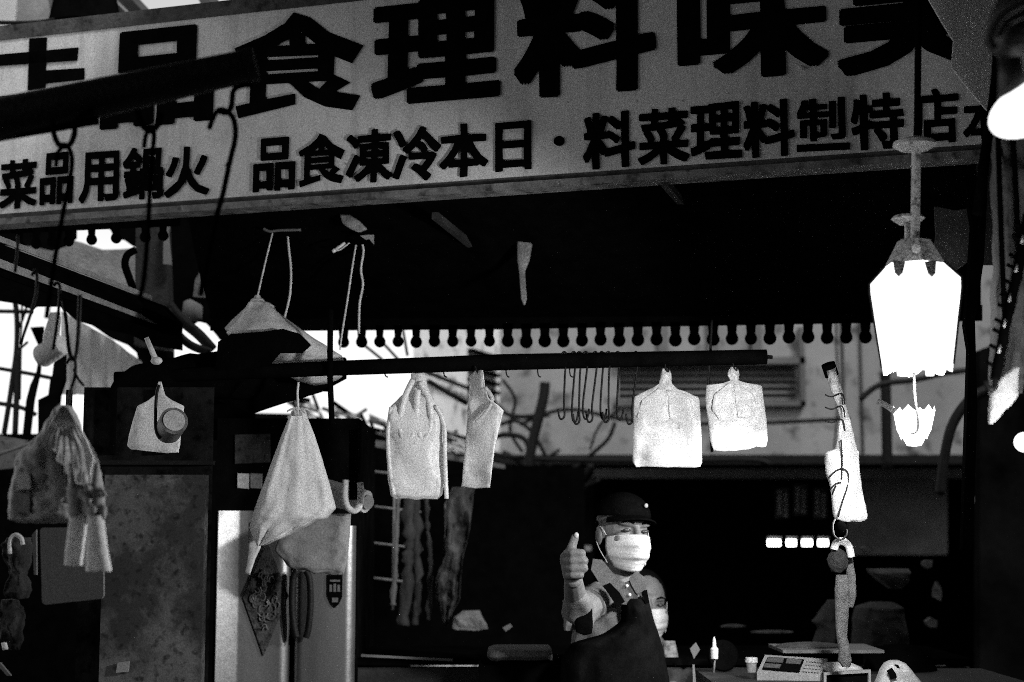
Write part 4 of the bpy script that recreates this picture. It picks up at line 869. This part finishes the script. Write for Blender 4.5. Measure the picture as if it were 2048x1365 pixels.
MB().ell(hc + R @ Vector((.03, -.082, .085)), (.007, .004, .007), 8, 6, R).build('cap_badge', greycloth, cap, True)
# shirt
b = MB()
b.capsule(shL, .058, shR, .05); b.capsule(chest, .126, belly, .138); b.capsule(neckb - Vector((0, 0, .03)), .06, chest, .112)
b.capsule(shL, .056, elb, .050); b.capsule(elb, .050, elb.lerp(wri, .45), .044); b.capsule(elb.lerp(wri, .45), .044, elb.lerp(wri, .60), .038); b.capsule(shR, .048, elR, .045); b.capsule(shL, .058, chest, .112); b.capsule(shR, .05, chest, .1)
sh = remesh(b, 'shirt', shirtm, t, .006, 5)
me = sh.data
for v in me.vertices:
    n_ = noise.noise(v.co * 9) * .008 + noise.noise(Vector((v.co.x * 30, v.co.y * 30, v.co.z * 10))) * .004
    n_ += .004 * sin(v.co.x * 60 + v.co.z * 75 + 3 * noise.noise(v.co * 6))
    v.co += v.normal * n_
# collar
for pts in ([(1186, 1118), (1204, 1120), (1236, 1158), (1256, 1172), (1240, 1186), (1226, 1196), (1200, 1168), (1182, 1140)], [(1258, 1158), (1272, 1142), (1296, 1160), (1286, 1196), (1272, 1186), (1264, 1172)]):
    plate([(x, y) for x, y in pts], 4.86, .008).build('collar', mat('collar_cloth', .09, .9, .2, 60, .3), t)
plate([(1236, 1172), (1262, 1160), (1276, 1186), (1274, 1212), (1234, 1208)], 4.868, .006).build('shirt_placket', MATS['collar_cloth'], t)
for y in (1172, 1190): MB().ell(at(1254 + (y - 1172) * .3, y, 4.855), (.005, .003, .005), 8, 6).build('button', paper, t, True)
# apron
pouch([(1194, 1238, 1294, .8), (1215, 1239, 1299), (1240, 1236, 1306), (1262, 1205, 1314), (1285, 1145, 1322), (1320, 1122, 1330), (1400, 1120, 1345), (1520, 1130, 1350)], 5.0, .175, 46, 60, .006, 61, flat=.8, folds=.006).build('apron', mat('apron_black', .006, .7, .4, 14, .5, bscale=18, spec=.05), t, True)  # skirt widened to blacken the lower left of the body
plate([(1206, 1172), (1220, 1166), (1238, 1184), (1250, 1204), (1234, 1214), (1222, 1196)], 4.85, .006).build('apron_strap', blackcloth, t)
plate([(1286, 1182), (1294, 1180), (1299, 1206), (1290, 1208)], 4.85, .006).build('apron_strap', blackcloth, t)
pouch([(1166, 1138, 1160, .4), (1190, 1134, 1158, .8), (1225, 1130, 1152), (1250, 1127, 1148), (1262, 1128, 1142, .7)], 4.78, .022, 24, 24, .008, 16, folds=.004).build('hanging_sleeve', shirtm, t, True)
pouch([(1196, 1152, 1176, .5), (1215, 1150, 1184), (1250, 1150, 1186), (1268, 1152, 1184, .7)], 4.745, .01, 16, 20, .003, 17).build('sleeve_dark_inside', blackcloth, t, True)  # solid black lump put in for the shaded inside of the sleeve

# woman behind
YW = 5.6
t = thing('person', (at(1305, 1210, YW).x, YW, 0), 'half hidden person in a white face mask behind the stallholder', 'person')
hw = at(1290, 1212, YW); Rw = rotz(radians(14)); b = MB(); head_parts(b, hw, Rw, .95)
nb = at(1300, 1300, YW); b.capsule(hw + Vector((0, .02, -.06)), .045, nb, .05); ch = at(1310, 1400, YW)
b.capsule(at(1235, 1335, YW), .05, at(1370, 1335, YW), .05); b.capsule(nb, .06, ch, .12); b.capsule(ch, .12, at(1310, 1560, YW), .13)
lp = at(1310, 1560, YW)
for sx in (-1, 1):
    b.capsule(lp + Vector((sx * .08, 0, 0)), .08, (lp.x + sx * .08, YW, .1), .04); b.capsule((lp.x + sx * .08, YW, .045), .04, (lp.x + sx * .08, YW - .15, .035), .03)
b.capsule(at(1370, 1335, YW), .045, at(1385, 1420, YW - .1), .038); b.capsule(at(1385, 1420, YW - .1), .038, at(1345, 1380, YW - .3), .03)
b.capsule(at(1235, 1335, YW), .045, at(1225, 1430, YW - .05), .038)
remesh(b, 'body', skin, t, .005, 4); face_bits(t, hw, Rw, .95); mask_part(t, hw, Rw, .95)
MB().ell(hw + Rw @ Vector((0, .03, .03)), (.084, .092, .098), 20, 12, Rw).build('hair', MATS['hair'], t, True)
b = MB(); b.capsule(at(1235, 1338, YW), .062, at(1372, 1338, YW), .062); b.capsule(nb + Vector((0, 0, -.03)), .07, ch, .14); b.capsule(ch, .14, at(1310, 1560, YW), .15); b.capsule(at(1372, 1338, YW), .058, at(1388, 1420, YW - .1), .05)
remesh(b, 'jacket', blackcloth, t, .009, 4)
pouch([(1282, 1325, 1350, .5), (1310, 1326, 1356), (1340, 1330, 1362), (1400, 1332, 1370)], 5.38, .03, 24, 24, .01, 5).build('patterned_scarf', mat('patterned', .2, .7, .8, 45, .2, speck=30), t, True)

# ------------------------------------------------------------------ counter things at right
zt_ = at(0, 1340, 4.9).z
t = thing('display_table', (at(1600, 1360, 4.9).x, 5.0, 0), 'grey topped stall table along the bottom right', 'table')
MB().box((at(1395, 0, 4.9).x, 4.75, zt_ - .055), (at(1980, 0, 4.9).x, 5.25, zt_ - .025)).build('table_top', mat('table_grey', .03, .8, .3, 30, .3), t)
for px in (1410, 1950): MB().box((at(px, 0, 4.9).x, 4.8, 0), (at(px, 0, 4.9).x + .04, 4.84, zt_ - .056)).build('leg', iron, t)
t = thing('weighing_scale', at(1585, 1340, 4.8), 'pale electronic weighing scale with dark display windows and keypad', 'scale')
sc_m = mat('scale_plastic', .30, .5, .08, 30, .1)
def spt(px, py, dY=0): return at(px, py, 4.8 + (1358 - py) / 50 * .12 + dY)
MB().prism([spt(1530, 1310), spt(1655, 1318), spt(1640, 1354), spt(1514, 1345)], -.03, Vector((0, -.15, 1))).build('housing', sc_m, t)
def panel(pts, nm, M_, o=.003): MB().prism([spt(*p) + Vector((0, -.004, o)) for p in pts], .002, Vector((0, -.3, 1))).build(nm, M_, t)
panel([(1535, 1317), (1608, 1322), (1598, 1347), (1524, 1341)], 'display', ink)
panel([(1536, 1320), (1568, 1322), (1565, 1330), (1532, 1328)], 'display_window', mat('lcd', .10, .2, .4, 200, 0), .006)
panel([(1574, 1322), (1604, 1325), (1600, 1333), (1571, 1331)], 'display_window', MATS['lcd'], .006)
panel([(1530, 1332), (1562, 1334), (1559, 1341), (1527, 1339)], 'display_window', MATS['lcd'], .006)
for r_ in range(4):
    for c_ in range(6):
        x = 1613 + c_ * 5.6 - r_ * 2.2; y = 1323 + r_ * 6.6 + c_ * .45
        panel([(x, y), (x + 3.6, y + .3), (x + 2.6, y + 4), (x - 1, y + 3.7)], 'key', greycloth, .005)
MB().box((at(1532, 0, 4.98).x, 4.90, at(0, 1303, 4.98).z), (at(1722, 0, 4.98).x, 5.18, at(0, 1297, 4.98).z)).build('platform', mat('scale_tray', .16, .4, .3, 20, .1, metal=.4), t)
MB().box((at(1560, 0, 5.0).x, 4.98, at(0, 1345, 5.0).z), (at(1690, 0, 5.0).x, 5.12, at(0, 1304, 5.0).z)).build('base', black, t)
tag(MB().ell(at(1620, 1294, 5.05), (m(70, 5.05), .09, m(9, 5.05)), 20, 8).build('food_tray', mat('food_dark', .06, .5, .6, 30, .6), None, True), 'shallow dark mound on the scale platform', 'food')
t = thing('small_cup', at(1503, 1330, 4.85), 'small grey cup with pale lid left of the scale', 'cup')
MB().lathe(at(1503, 1345, 4.85), [(.001, 0), (.013, 0), (.016, .03), (.001, .03)], 16).build('cup', greycloth, t, 'auto')
MB().lathe(at(1503, 1325, 4.85), [(.001, 0), (.019, 0), (.018, .014), (.001, .015)], 16).build('lid', paper, t, 'auto')
t = thing('spray_bottle', at(1430, 1310, 5.0), 'small white bottle held on a thin stem above the table', 'bottle')
MB().lathe(at(1429, 1318, 5.0), [(.001, 0), (.011, 0), (.012, .03), (.006, .037), (.005, .055), (.002, .066), (.001, .066)], 14).build('bottle', paper, t, 'auto')
MB().tube([at(1430, 1318, 5.0), at(1427, 1350, 5.0)], .003, 6).build('stem', concrete, t, True)
tag(MB().lathe(at(1446, 1312, 5.1), [(.001, .01), (.045, .008), (.05, 0), (.045, -.008), (.001, -.01)], 20, Matrix.Rotation(radians(80), 3, 'X')).build('pan', black, None, 'auto'), 'round black pan standing behind the white bottle', 'pan')
tag(plate([(1380, 1298), (1392, 1285), (1400, 1300), (1388, 1318)], 5.2, .01).build('paper_tag', concrete), 'small grey diamond tag left of the white bottle', 'tag')
tag(plate([(1385, 1330), (1389, 1330), (1392, 1365), (1386, 1365)], 5.0, .01).build('pale_stick', concrete), 'thin pale stick upright left of the table', 'stick')
t = thing('open_box', at(1690, 1352, 4.75), 'dark open box with pale rim in front of the scale', 'box')
for pts in ([(1648, 1346), (1742, 1340), (1742, 1346), (1648, 1351)], [(1648, 1351), (1653, 1351), (1653, 1400), (1648, 1400)], [(1737, 1346), (1742, 1346), (1742, 1400), (1737, 1400)]): plate(pts, 4.75, .02).build('rim', mat('rim_grey', .25, .6, .2, 20, .1), t)
plate([(1653, 1351), (1737, 1346), (1737, 1400), (1653, 1400)], 4.765, .12).build('box_side', black, t)
tag(pouch([(1325, 1652, 1700, .5), (1333, 1645, 1720), (1342, 1648, 1728), (1346, 1660, 1715, .6)], 4.85, .03, 12, 26, .012, 66).build('crumpled_wrap', plastic, None, True), 'bright crumpled wrapping under the fuzzy cloth', 'wrapping')
t = thing('carrier_bag', at(1795, 1345, 4.7), 'white carrier bag with round handle holes at the bottom right', 'plastic bag')
pouch([(1321, 1780, 1798, .4), (1326, 1770, 1808, .7), (1340, 1762, 1820), (1365, 1752, 1842), (1420, 1740, 1860)], 4.7, .05, 30, 36, .006, 14).build('bag_film', plastic, t, True)
plate([(1774, 1342), (1784, 1336), (1792, 1348), (1794, 1356), (1782, 1360)], 4.64, .004).build('handle_hole', black, t)
plate([(1789, 1329), (1796, 1330), (1801, 1338), (1795, 1336)], 4.655, .004).build('handle_hole', black, t)

# sacks behind at right
sackm = mat('sackcloth', .022, .95, .35, 14, .5, speck=20)
tag(pouch([(1205, 1745, 1785, .4), (1215, 1715, 1800), (1240, 1708, 1805), (1290, 1712, 1812), (1330, 1715, 1820), (1380, 1715, 1820)], 6.2, .12, 34, 40, .03, 15).build('sack', sackm, None, True), 'dim grey lumpy sack standing behind the fuzzy cloth', 'sack')
tag(pouch([(1138, 1732, 1815, .4), (1146, 1736, 1818), (1165, 1760, 1812), (1178, 1780, 1802, .5)], 6.3, .06, 20, 30, .02, 25).build('folded_cloth', mat('fold_grey', .05, .9, .4, 18, .4), None, True), 'grey folded cloth above the lumpy sack', 'cloth')
tag(pouch([(1200, 1655, 1668, .4), (1235, 1635, 1668), (1245, 1625, 1668), (1255, 1638, 1668), (1285, 1630, 1668), (1295, 1625, 1668, .5)], 6.0, .08, 24, 30, .02, 35).build('sack', sackm, None, True), 'small dim sack left of the fuzzy cloth', 'sack')
tag(MB().lathe(at(1800, 1345, 5.2), [(.001, .09), (.05, .085), (.10, .05), (.12, 0), (.12, -.1)], 24).build('black_basin', black, None, 'auto'), 'upturned black basin behind the carrier bag', 'basin')
tag(pouch([(1325, 1870, 1885, .4), (1332, 1862, 1890), (1338, 1868, 1888, .5)], 5.8, .02, 10, 16, .01, 36).build('scrap', greycloth, None, True), 'tiny pale scrap right of the black basin', 'scrap')
tag(plate([(1938, 998), (1952, 992), (1958, 998), (1950, 1004), (1944, 1008)], 8.5, .01).build('wall_tag', concrete), 'tiny pale tag high on the dark wall at right', 'tag')

for k_, (x_, y_, w_, h_) in enumerate(((1722, 1092, 26, 14), (1845, 1118, 24, 20), (1868, 1165, 18, 42), (1850, 1236, 30, 24), (1440, 1250, 60, 6), (1500, 1262, 90, 5))):
    P_ = [(x_ + w_ * (.5 + .5 * cos(a_ * .9) * random.uniform(.6, 1.1)), y_ + h_ * (.5 + .5 * sin(a_ * .9) * random.uniform(.6, 1.1))) for a_ in range(7)]
    tag(plate(P_, 6.4 + .1 * k_, .04).build('wrapped_packet', mat('packet', .05, .7, .9, 30, .5, spec=.1), None), 'barely lit packet in the dark stall, ' + ['above the folded grey cloth', 'right of the folded grey cloth', 'standing right of the sack', 'above the black basin rim', 'flat behind the white bottle', 'flat behind the scale'][k_], 'packet')

# row of glowing tubes
for i, (x0_, x1_) in enumerate(((1532, 1564), (1570, 1595), (1601, 1627), (1633, 1659))):
    t = thing('strip_light', at((x0_ + x1_) / 2, 1086, 8.2), 'short glowing strip light in the dark room, ' + ['leftmost of four', 'second from the left', 'third from the left', 'nearest the fuzzy cloth'][i], 'light', 'short glowing strip lights in the dark room')
    MB().tube([at(x0_ + 4, 1086, 8.2), at(x1_ - 4, 1086, 8.2)], .017, 12).build('tube', tubem, t, True)
    MB().bar(at(x0_ + 2, 1076, 8.25), at(x1_ - 2, 1076, 8.25), .04, .012).build('housing', darkgrey, t)

# fuzzy long cloth, hook, fur ball
t = thing('fuzzy_cloth', at(1690, 1200, 4.6), 'long fuzzy cloth draped over a black hook above the scale', 'cloth')
fm = mat('fuzzy', .14, 1.0, .35, 60, .9, bscale=300)
pouch([(1150, 1672, 1696, .7), (1180, 1669, 1698), (1230, 1670, 1697), (1270, 1672, 1694, .9), (1300, 1678, 1699), (1322, 1676, 1703), (1334, 1684, 1700, .7)], 4.6, .018, 60, 36, .006, 43, flat=.9).build('long_end', fm, t, True)
pouch([(1110, 1690, 1704, .7), (1150, 1693, 1711), (1190, 1696, 1712), (1215, 1696, 1706, .5)], 4.63, .010, 30, 20, .003, 44).build('short_end', fm, t, True)
wire([(1668, 1100), (1672, 1088), (1684, 1083), (1697, 1092), (1703, 1115)], 4.58, .011, 10).build('fold_over_hook', paper, t, True)
b = MB(); b.ell(at(1676, 1122, 4.60), (m(21, 4.6), .03, m(24, 4.6)), 26, 18)
for i, v in enumerate(b.v): v = Vector(v); v += (v - at(1676, 1122, 4.60)) * .18 * noise.noise(v * 90); b.v[i] = tuple(v)
b.build('fur_ball', mat('dark_fur', .035, 1, .5, 80, 1, bscale=350), t, True)
MB().ell(at(1676, 1122, 4.60), (m(5, 4.6), .01, m(5, 4.6)), 8, 6)
t = thing('hanging_hook', at(1677, 1060, 4.55), 'black ring hook under the bright bundle of film', 'hook')
wire([(1672, 1035), (1666, 1050), (1668, 1070), (1680, 1080), (1692, 1072), (1694, 1060)], 4.55, .0028, 6).build('hook', concrete, t, True)
MB().ell(at(1682, 1058, 4.56), (m(12, 4.6), .012, m(15, 4.6)), 14, 10).build('weight', black, t, True)
t = thing('film_bundle', at(1690, 960, 4.4), 'brightly lit bundle of white film bags hung on a slanting rod', 'plastic bag')
MB().tube([at(1660, 738, 4.4), at(1676, 790, 4.42), at(1700, 870, 4.45), at(1708, 900, 4.45)], [m(12, 4.4), m(11, 4.4), m(8, 4.4), m(6, 4.4)], 14).build('film_roll', mat('roll_film', .5, .25, .5, 30, .5, speck=30), t, True)
MB().tube([at(1656, 728, 4.4), at(1664, 752, 4.41)], m(14, 4.4), 16).build('end_cap', black, t, 'auto')
pouch([(838, 1680, 1700, .4), (870, 1676, 1706, .6), (898, 1672, 1712, .8), (905, 1650, 1717), (940, 1652, 1718), (970, 1660, 1722), (1000, 1664, 1728), (1030, 1668, 1734), (1040, 1672, 1734, .7), (1044, 1700, 1730, .4)], 4.4, .026, 50, 40, .010, 53, flat=.6).build('film_bags', plastic, t, True)
for pts in ([(1682, 880), (1684, 920), (1683, 960)], [(1655, 960), (1668, 945), (1684, 938), (1696, 948), (1694, 975), (1686, 1000), (1676, 1035)], [(1660, 980), (1672, 968), (1682, 966)], [(1664, 990), (1672, 972)]): wire(pts, 4.365, .0022, 5).build('twisted_wire', wirem, t, True)
for y in (790, 815, 842): wire([(1650, y), (1664, y + 4), (1684, y - 2), (1690, y + 20)], 4.39, .002, 5).build('twisted_wire', wirem, t, True)

# ------------------------------------------------------------------ big lantern
YL = 3.6
t = thing('market_lantern', at(1832, 640, YL), 'large glowing six sided lantern with white panels under a mottled metal cap', 'lantern')
cm = mat('mottled_metal', .85, .5, .3, 25, .3, speck=70)
b = MB(); b.lathe(at(1829, 290, YL), [(.001, .02), (m(20, YL), .016), (m(42, YL), .006), (m(44, YL), -.002), (m(30, YL), -.012), (m(14, YL), -.016), (.001, -.016)], 24)
b.build('upper_disc', cm, t, 'auto')
MB().tube([at(1833, 290, YL), at(1830, 478, YL)], m(9.5, YL), 14).build('stem', cm, t, 'auto')
MB().lathe(at(1816, 438, YL + .03), [(.001, .012), (m(30, YL), .006), (m(34, YL), 0), (m(20, YL), -.012), (.001, -.013)], 20).build('lower_disc', cm, t, 'auto')
MB().tube([at(1815, 440, YL + .03), at(1815, 480, YL + .03)], m(6, YL), 10).build('spare_stem', cm, t, 'auto')
MB().tube([at(1838, -40, YL), at(1834, 285, YL)], m(7, YL), 8).build('hanger_rod', black, t, True)
c = at(1832, 640, YL); cx_, cy_ = c.x, c.y
zz = lambda py: at(0, py, YL).z
def hexr(r, py, k): a = radians(-90 + 60 * k + 30 + 30); return Vector((cx_ + r * cos(a), cy_ + r * sin(a), zz(py)))
# cap: three front facets
r0, r1 = m(50, YL), m(58, YL)
cb = MB(); V = [hexr(m(34, YL), 482, k) for k in range(6)] + [hexr(m(62, YL), 531, k) for k in range(6)]
cb.add(V, [(k, (k + 1) % 6, 6 + (k + 1) % 6, 6 + k) for k in range(6)] + [(0, 1, 2, 3, 4, 5)])
cb.build('cap', cm, t)
plate([(1786, 520, YL - .07), (1811, 524, YL - .085), (1806, 546, YL - .115), (1798, 554, YL - .118), (1790, 546, YL - .11)], YL - .115, .003).build('cap_tab', cm, t)
plate([(1849, 524, YL - .085), (1873, 520, YL - .07), (1871, 548, YL - .11), (1864, 555, YL - .118), (1856, 547, YL - .115)], YL - .115, .003).build('cap_tab', cm, t)
MB().tube([at(1832, 498, YL - .066), at(1832, 498, YL - .071)], m(9, YL), 14).build('cap_button', cm, t, 'auto')
Rr = [m(x, YL) for x in (58, 92, 92, 70)]; py_s = (529, 562, 580, 732)
for k in range(6):
    A0 = [hexr(Rr[i], py_s[i], k) for i in range(4)]; B0 = [hexr(Rr[i], py_s[i], k + 1) for i in range(4)]
    if k in (5, 0, 1, 2, 3, 4):
        b = MB(); n1 = 4; V = []
        for i in range(4):
            for j in range(9): 
                p = A0[i].lerp(B0[i], .012 + .976 * j / 8)
                if i == 3: p.z -= .022 * abs(cos(pi * j / 8)) - .004
                V.append(p)
        b.add(V, [(i * 9 + j, i * 9 + j + 1, (i + 1) * 9 + j + 1, (i + 1) * 9 + j) for i in range(3) for j in range(8)])
        b.build('panel', glass_lit, t)
for k in (0, 3): 
    MB().tube([hexr(Rr[i] + .003, py_s[i], k) for i in range(4)], .0028, 6).build('edge_strip', iron, t, True)
for px in (1803, 1860):
    MB().tube([at(px, 728, YL - .03), at(px, 752, YL - .03)], [m(10, YL), m(8, YL)], 12).build('lower_tab', glass_lit, t, True)
wire([(1828, 745), (1829, 790), (1836, 840), (1834, 862), (1822, 868)], YL - .02, .0032).build('lower_hook', wirem, t, True)
# smaller lantern behind
YS = 4.5
t = thing('small_lantern', at(1828, 835, YS), 'smaller glowing lantern hanging just below and behind the large one', 'lantern')
b = MB(); V = []
for i, (r, py, w_) in enumerate(((41, 812, 1), (38, 838, 1), (33, 862, 1), (26, 880, 1))):
    for j in range(25):
        a = 2 * pi * j / 24; dz = .02 * abs(sin(3 * a)) if i == 0 else (-.012 * abs(cos(3 * a)) if i == 3 else 0)
        p = at(1828, py, YS); V.append(Vector((p.x + m(r, YS) * cos(a), p.y + m(r, YS) * sin(a), p.z - dz)))
b.add(V, [(i * 25 + j, i * 25 + j + 1, (i + 1) * 25 + j + 1, (i + 1) * 25 + j) for i in range(3) for j in range(24)])
b.build('shade', mat('lit_small', .85, .4, 0, 9, 0, emit=3.5), t, True)
MB().lathe(at(1828, 872, YS), [(.001, -.03), (.02, -.028), (.035, 0), (.001, .02)], 16).build('bulb', MATS['lit_small'], t, True)
wire([(1755, 803), (1770, 810), (1790, 824)], YS - .04, .008).build('arm', paper, t, True)
lamp = bpy.data.lights.new('lantern_bulb', 'SPOT'); lamp.energy = 76; lamp.spot_size = radians(124); lamp.spot_blend = .3; lamp.shadow_soft_size = .06
lo = bpy.data.objects.new('lantern_bulb', lamp); COL.objects.link(lo); lo.location = at(1832, 775, 3.56)
lo.rotation_euler = Vector((-.70, .55, -.42)).to_track_quat('-Z', 'Y').to_euler(); 

lamp = bpy.data.lights.new('small_lantern_bulb', 'SPOT'); lamp.energy = 48; lamp.spot_size = radians(56); lamp.spot_blend = .35; lamp.shadow_soft_size = .05
lo2 = bpy.data.lights.new('edge_lamp_bulb', 'POINT'); lo2.energy = 3.5; lo2.shadow_soft_size = .05
lo3 = bpy.data.objects.new('edge_lamp_bulb', lo2); COL.objects.link(lo3); lo3.location = at(2085, 890, 3.05)
lo = bpy.data.objects.new('small_lantern_bulb', lamp); COL.objects.link(lo); lo.location = at(1818, 893, 4.45)
lo.rotation_euler = Vector((-.78, .56, -.36)).to_track_quat('-Z', 'Y').to_euler()

# ------------------------------------------------------------------ right edge: tarp, lamp, umbrella, strap
tag(plate([(1848, -20), (1858, 0), (1882, 42), (1907, 82), (1903, 135), (1940, 182), (1978, 226), (2010, 262), (2060, 262), (2060, -20)], 3.85, .006).build('canvas_flap', mat('canvas', .88, .9, .06, 8, .1, bscale=90, trans=.4)), 'plain grey canvas flap covering the upper right corner of the sign', 'canvas')
tag(wire([(1999, 60), (1990, 180), (1972, 300), (1962, 380), (1955, 430)], 3.5, .012).build('canopy_strut', black, None, True), 'slim black strut running down beside the top right lamp', 'strut')
t = thing('spot_lamp', at(2030, 180, 2.6), 'big glowing lamp with dark knobbly holder at the top right edge', 'lamp')
Rl = Matrix.Rotation(radians(-28), 3, 'Y')
MB().ell(at(2062, 215, 2.6), (m(92, 2.6), .06, m(52, 2.6)), 24, 14, Rl).build('glowing_globe', bulb, t, True)
MB().tube([at(2052, -20, 2.62), at(2018, 60, 2.6), at(2016, 95, 2.6), at(2020, 120, 2.6)], [m(44, 2.6), m(46, 2.6), m(40, 2.6), m(20, 2.6)], 20, jit=.4).build('holder', mat('holder_dark', .03, .45, .6, 20, .4), t, True)
MB().tube([at(2018, 110, 2.6), at(2022, 150, 2.6), at(2034, 190, 2.6)], [m(22, 2.6), m(26, 2.6), m(40, 2.6)], 20).build('neck', MATS['holder_dark'], t, True)
wire([(2048, 5), (2010, 25), (1985, 55), (1978, 85), (1990, 100)], 2.5, .009, 8).build('holder_ring', concrete, t, True)
wire([(2048, 30), (2015, 45), (1995, 75)], 2.48, .006, 8).build('holder_ring', darkgrey, t, True)
um = mat('umbrella_cloth', .16, .8, .25, 9, .3, trans=.2)
t = thing('folded_umbrella', at(2010, 550, 3.4), 'tall folded grey parasol with creased cloth at the right edge', 'umbrella')
pouch([(262, 1990, 2060, .5), (350, 1985, 2062), (450, 1988, 2062), (550, 1990, 2060), (650, 1990, 2056), (740, 1986, 2040), (790, 1982, 2036)], 3.45, .04, 60, 50, .012, 73, folds=.014).build('cloth', um, t, True)
for pts in ([(1996, 262), (2000, 400), (2006, 560), (2010, 640)], [(2025, 262), (2034, 420), (2040, 560)]): wire(pts, 3.37, .006).build('rib', black, t, True)
tag(pouch([(735, 2028, 2038, .4), (760, 1998, 2036, .7), (790, 1982, 2035), (815, 1979, 2018), (835, 1978, 1998, .8), (848, 1978, 1984, .3)], 3.3, .014, 30, 30, .004, 83).build('white_flap', paper, None, True), 'bright white cloth corner hanging at the right edge below the strap', 'cloth')
t = thing('peg_strap', at(2010, 650, 3.2), 'black strap with a row of pegs ending in a hook at the right edge', 'strap')
S = spline([at(2056, 430, 3.2), at(2040, 520, 3.2), at(2022, 600, 3.2), at(2006, 680, 3.2), at(1990, 760, 3.2)], 8)
MB().tube(S, .011, 10, jit=.3).build('strap', black, t, True)
wire([(1990, 750), (1990, 772), (1982, 780), (1974, 772), (1972, 762)], 3.2, .006).build('hook', wirem, t, True)
for i in range(11):
    p = S[3 + int(i * 2.6)]; MB().tube([p, p + Vector((-.022, 0, .012))], .004, 6).build('peg', black, t, True)
    if i % 2: MB().tube([p + Vector((-.004, -.012, .01)), p + Vector((-.008, -.012, -.006))], .0022, 5).build('bead', paper, t, True)
tag(plate([(1930, 360), (1962, 350), (1975, 380), (1968, 520), (1950, 640), (1955, 820), (1945, 1100), (1925, 1100), (1938, 700), (1930, 650), (1938, 560), (1945, 450)], 4.4, .03).build('dark_post', black), 'black post behind the lantern at the right end of the awning', 'post')
tag(plate([(1868, 382), (1930, 370), (1938, 430), (1942, 520), (1915, 540), (1862, 556), (1872, 470)], 4.6, .01).build('hanging_cloth', mat('dim_canvas', .13, .9, .3, 10, .3)), 'dim grey cloth hanging right of the lantern under the sign', 'cloth')
tag(plate([(1950, 215), (2010, 215), (2012, 530), (1955, 530)], 5.0, .01).build('hanging_cloth', mat('dim_canvas2', .07, .9, .3, 10, .3)), 'narrow dim cloth between the black post and the folded parasol', 'cloth')
tag(plate([(1888, 556), (1962, 530), (1962, 640), (1888, 640)], 5.5, .02).build('dark_filler', blackcloth), 'black screen right of the lantern above the last tab', 'cloth')
tag(MB().ell(at(2050, 885, 3.4), (m(22, 3.4), .02, m(20, 3.4)), 14, 10).build('edge_lamp', bulb, None, True), 'small glowing lamp cut off by the right edge', 'lamp')
tag(plate([(1960, 700), (2060, 660), (2060, 1365), (1960, 1365)], 8.0, .1).build('dark_backing', mat('dim_wall', .006, .9, .8, 3, .3, spec=.05)), 'dark partition wall at the right edge', 'wall')
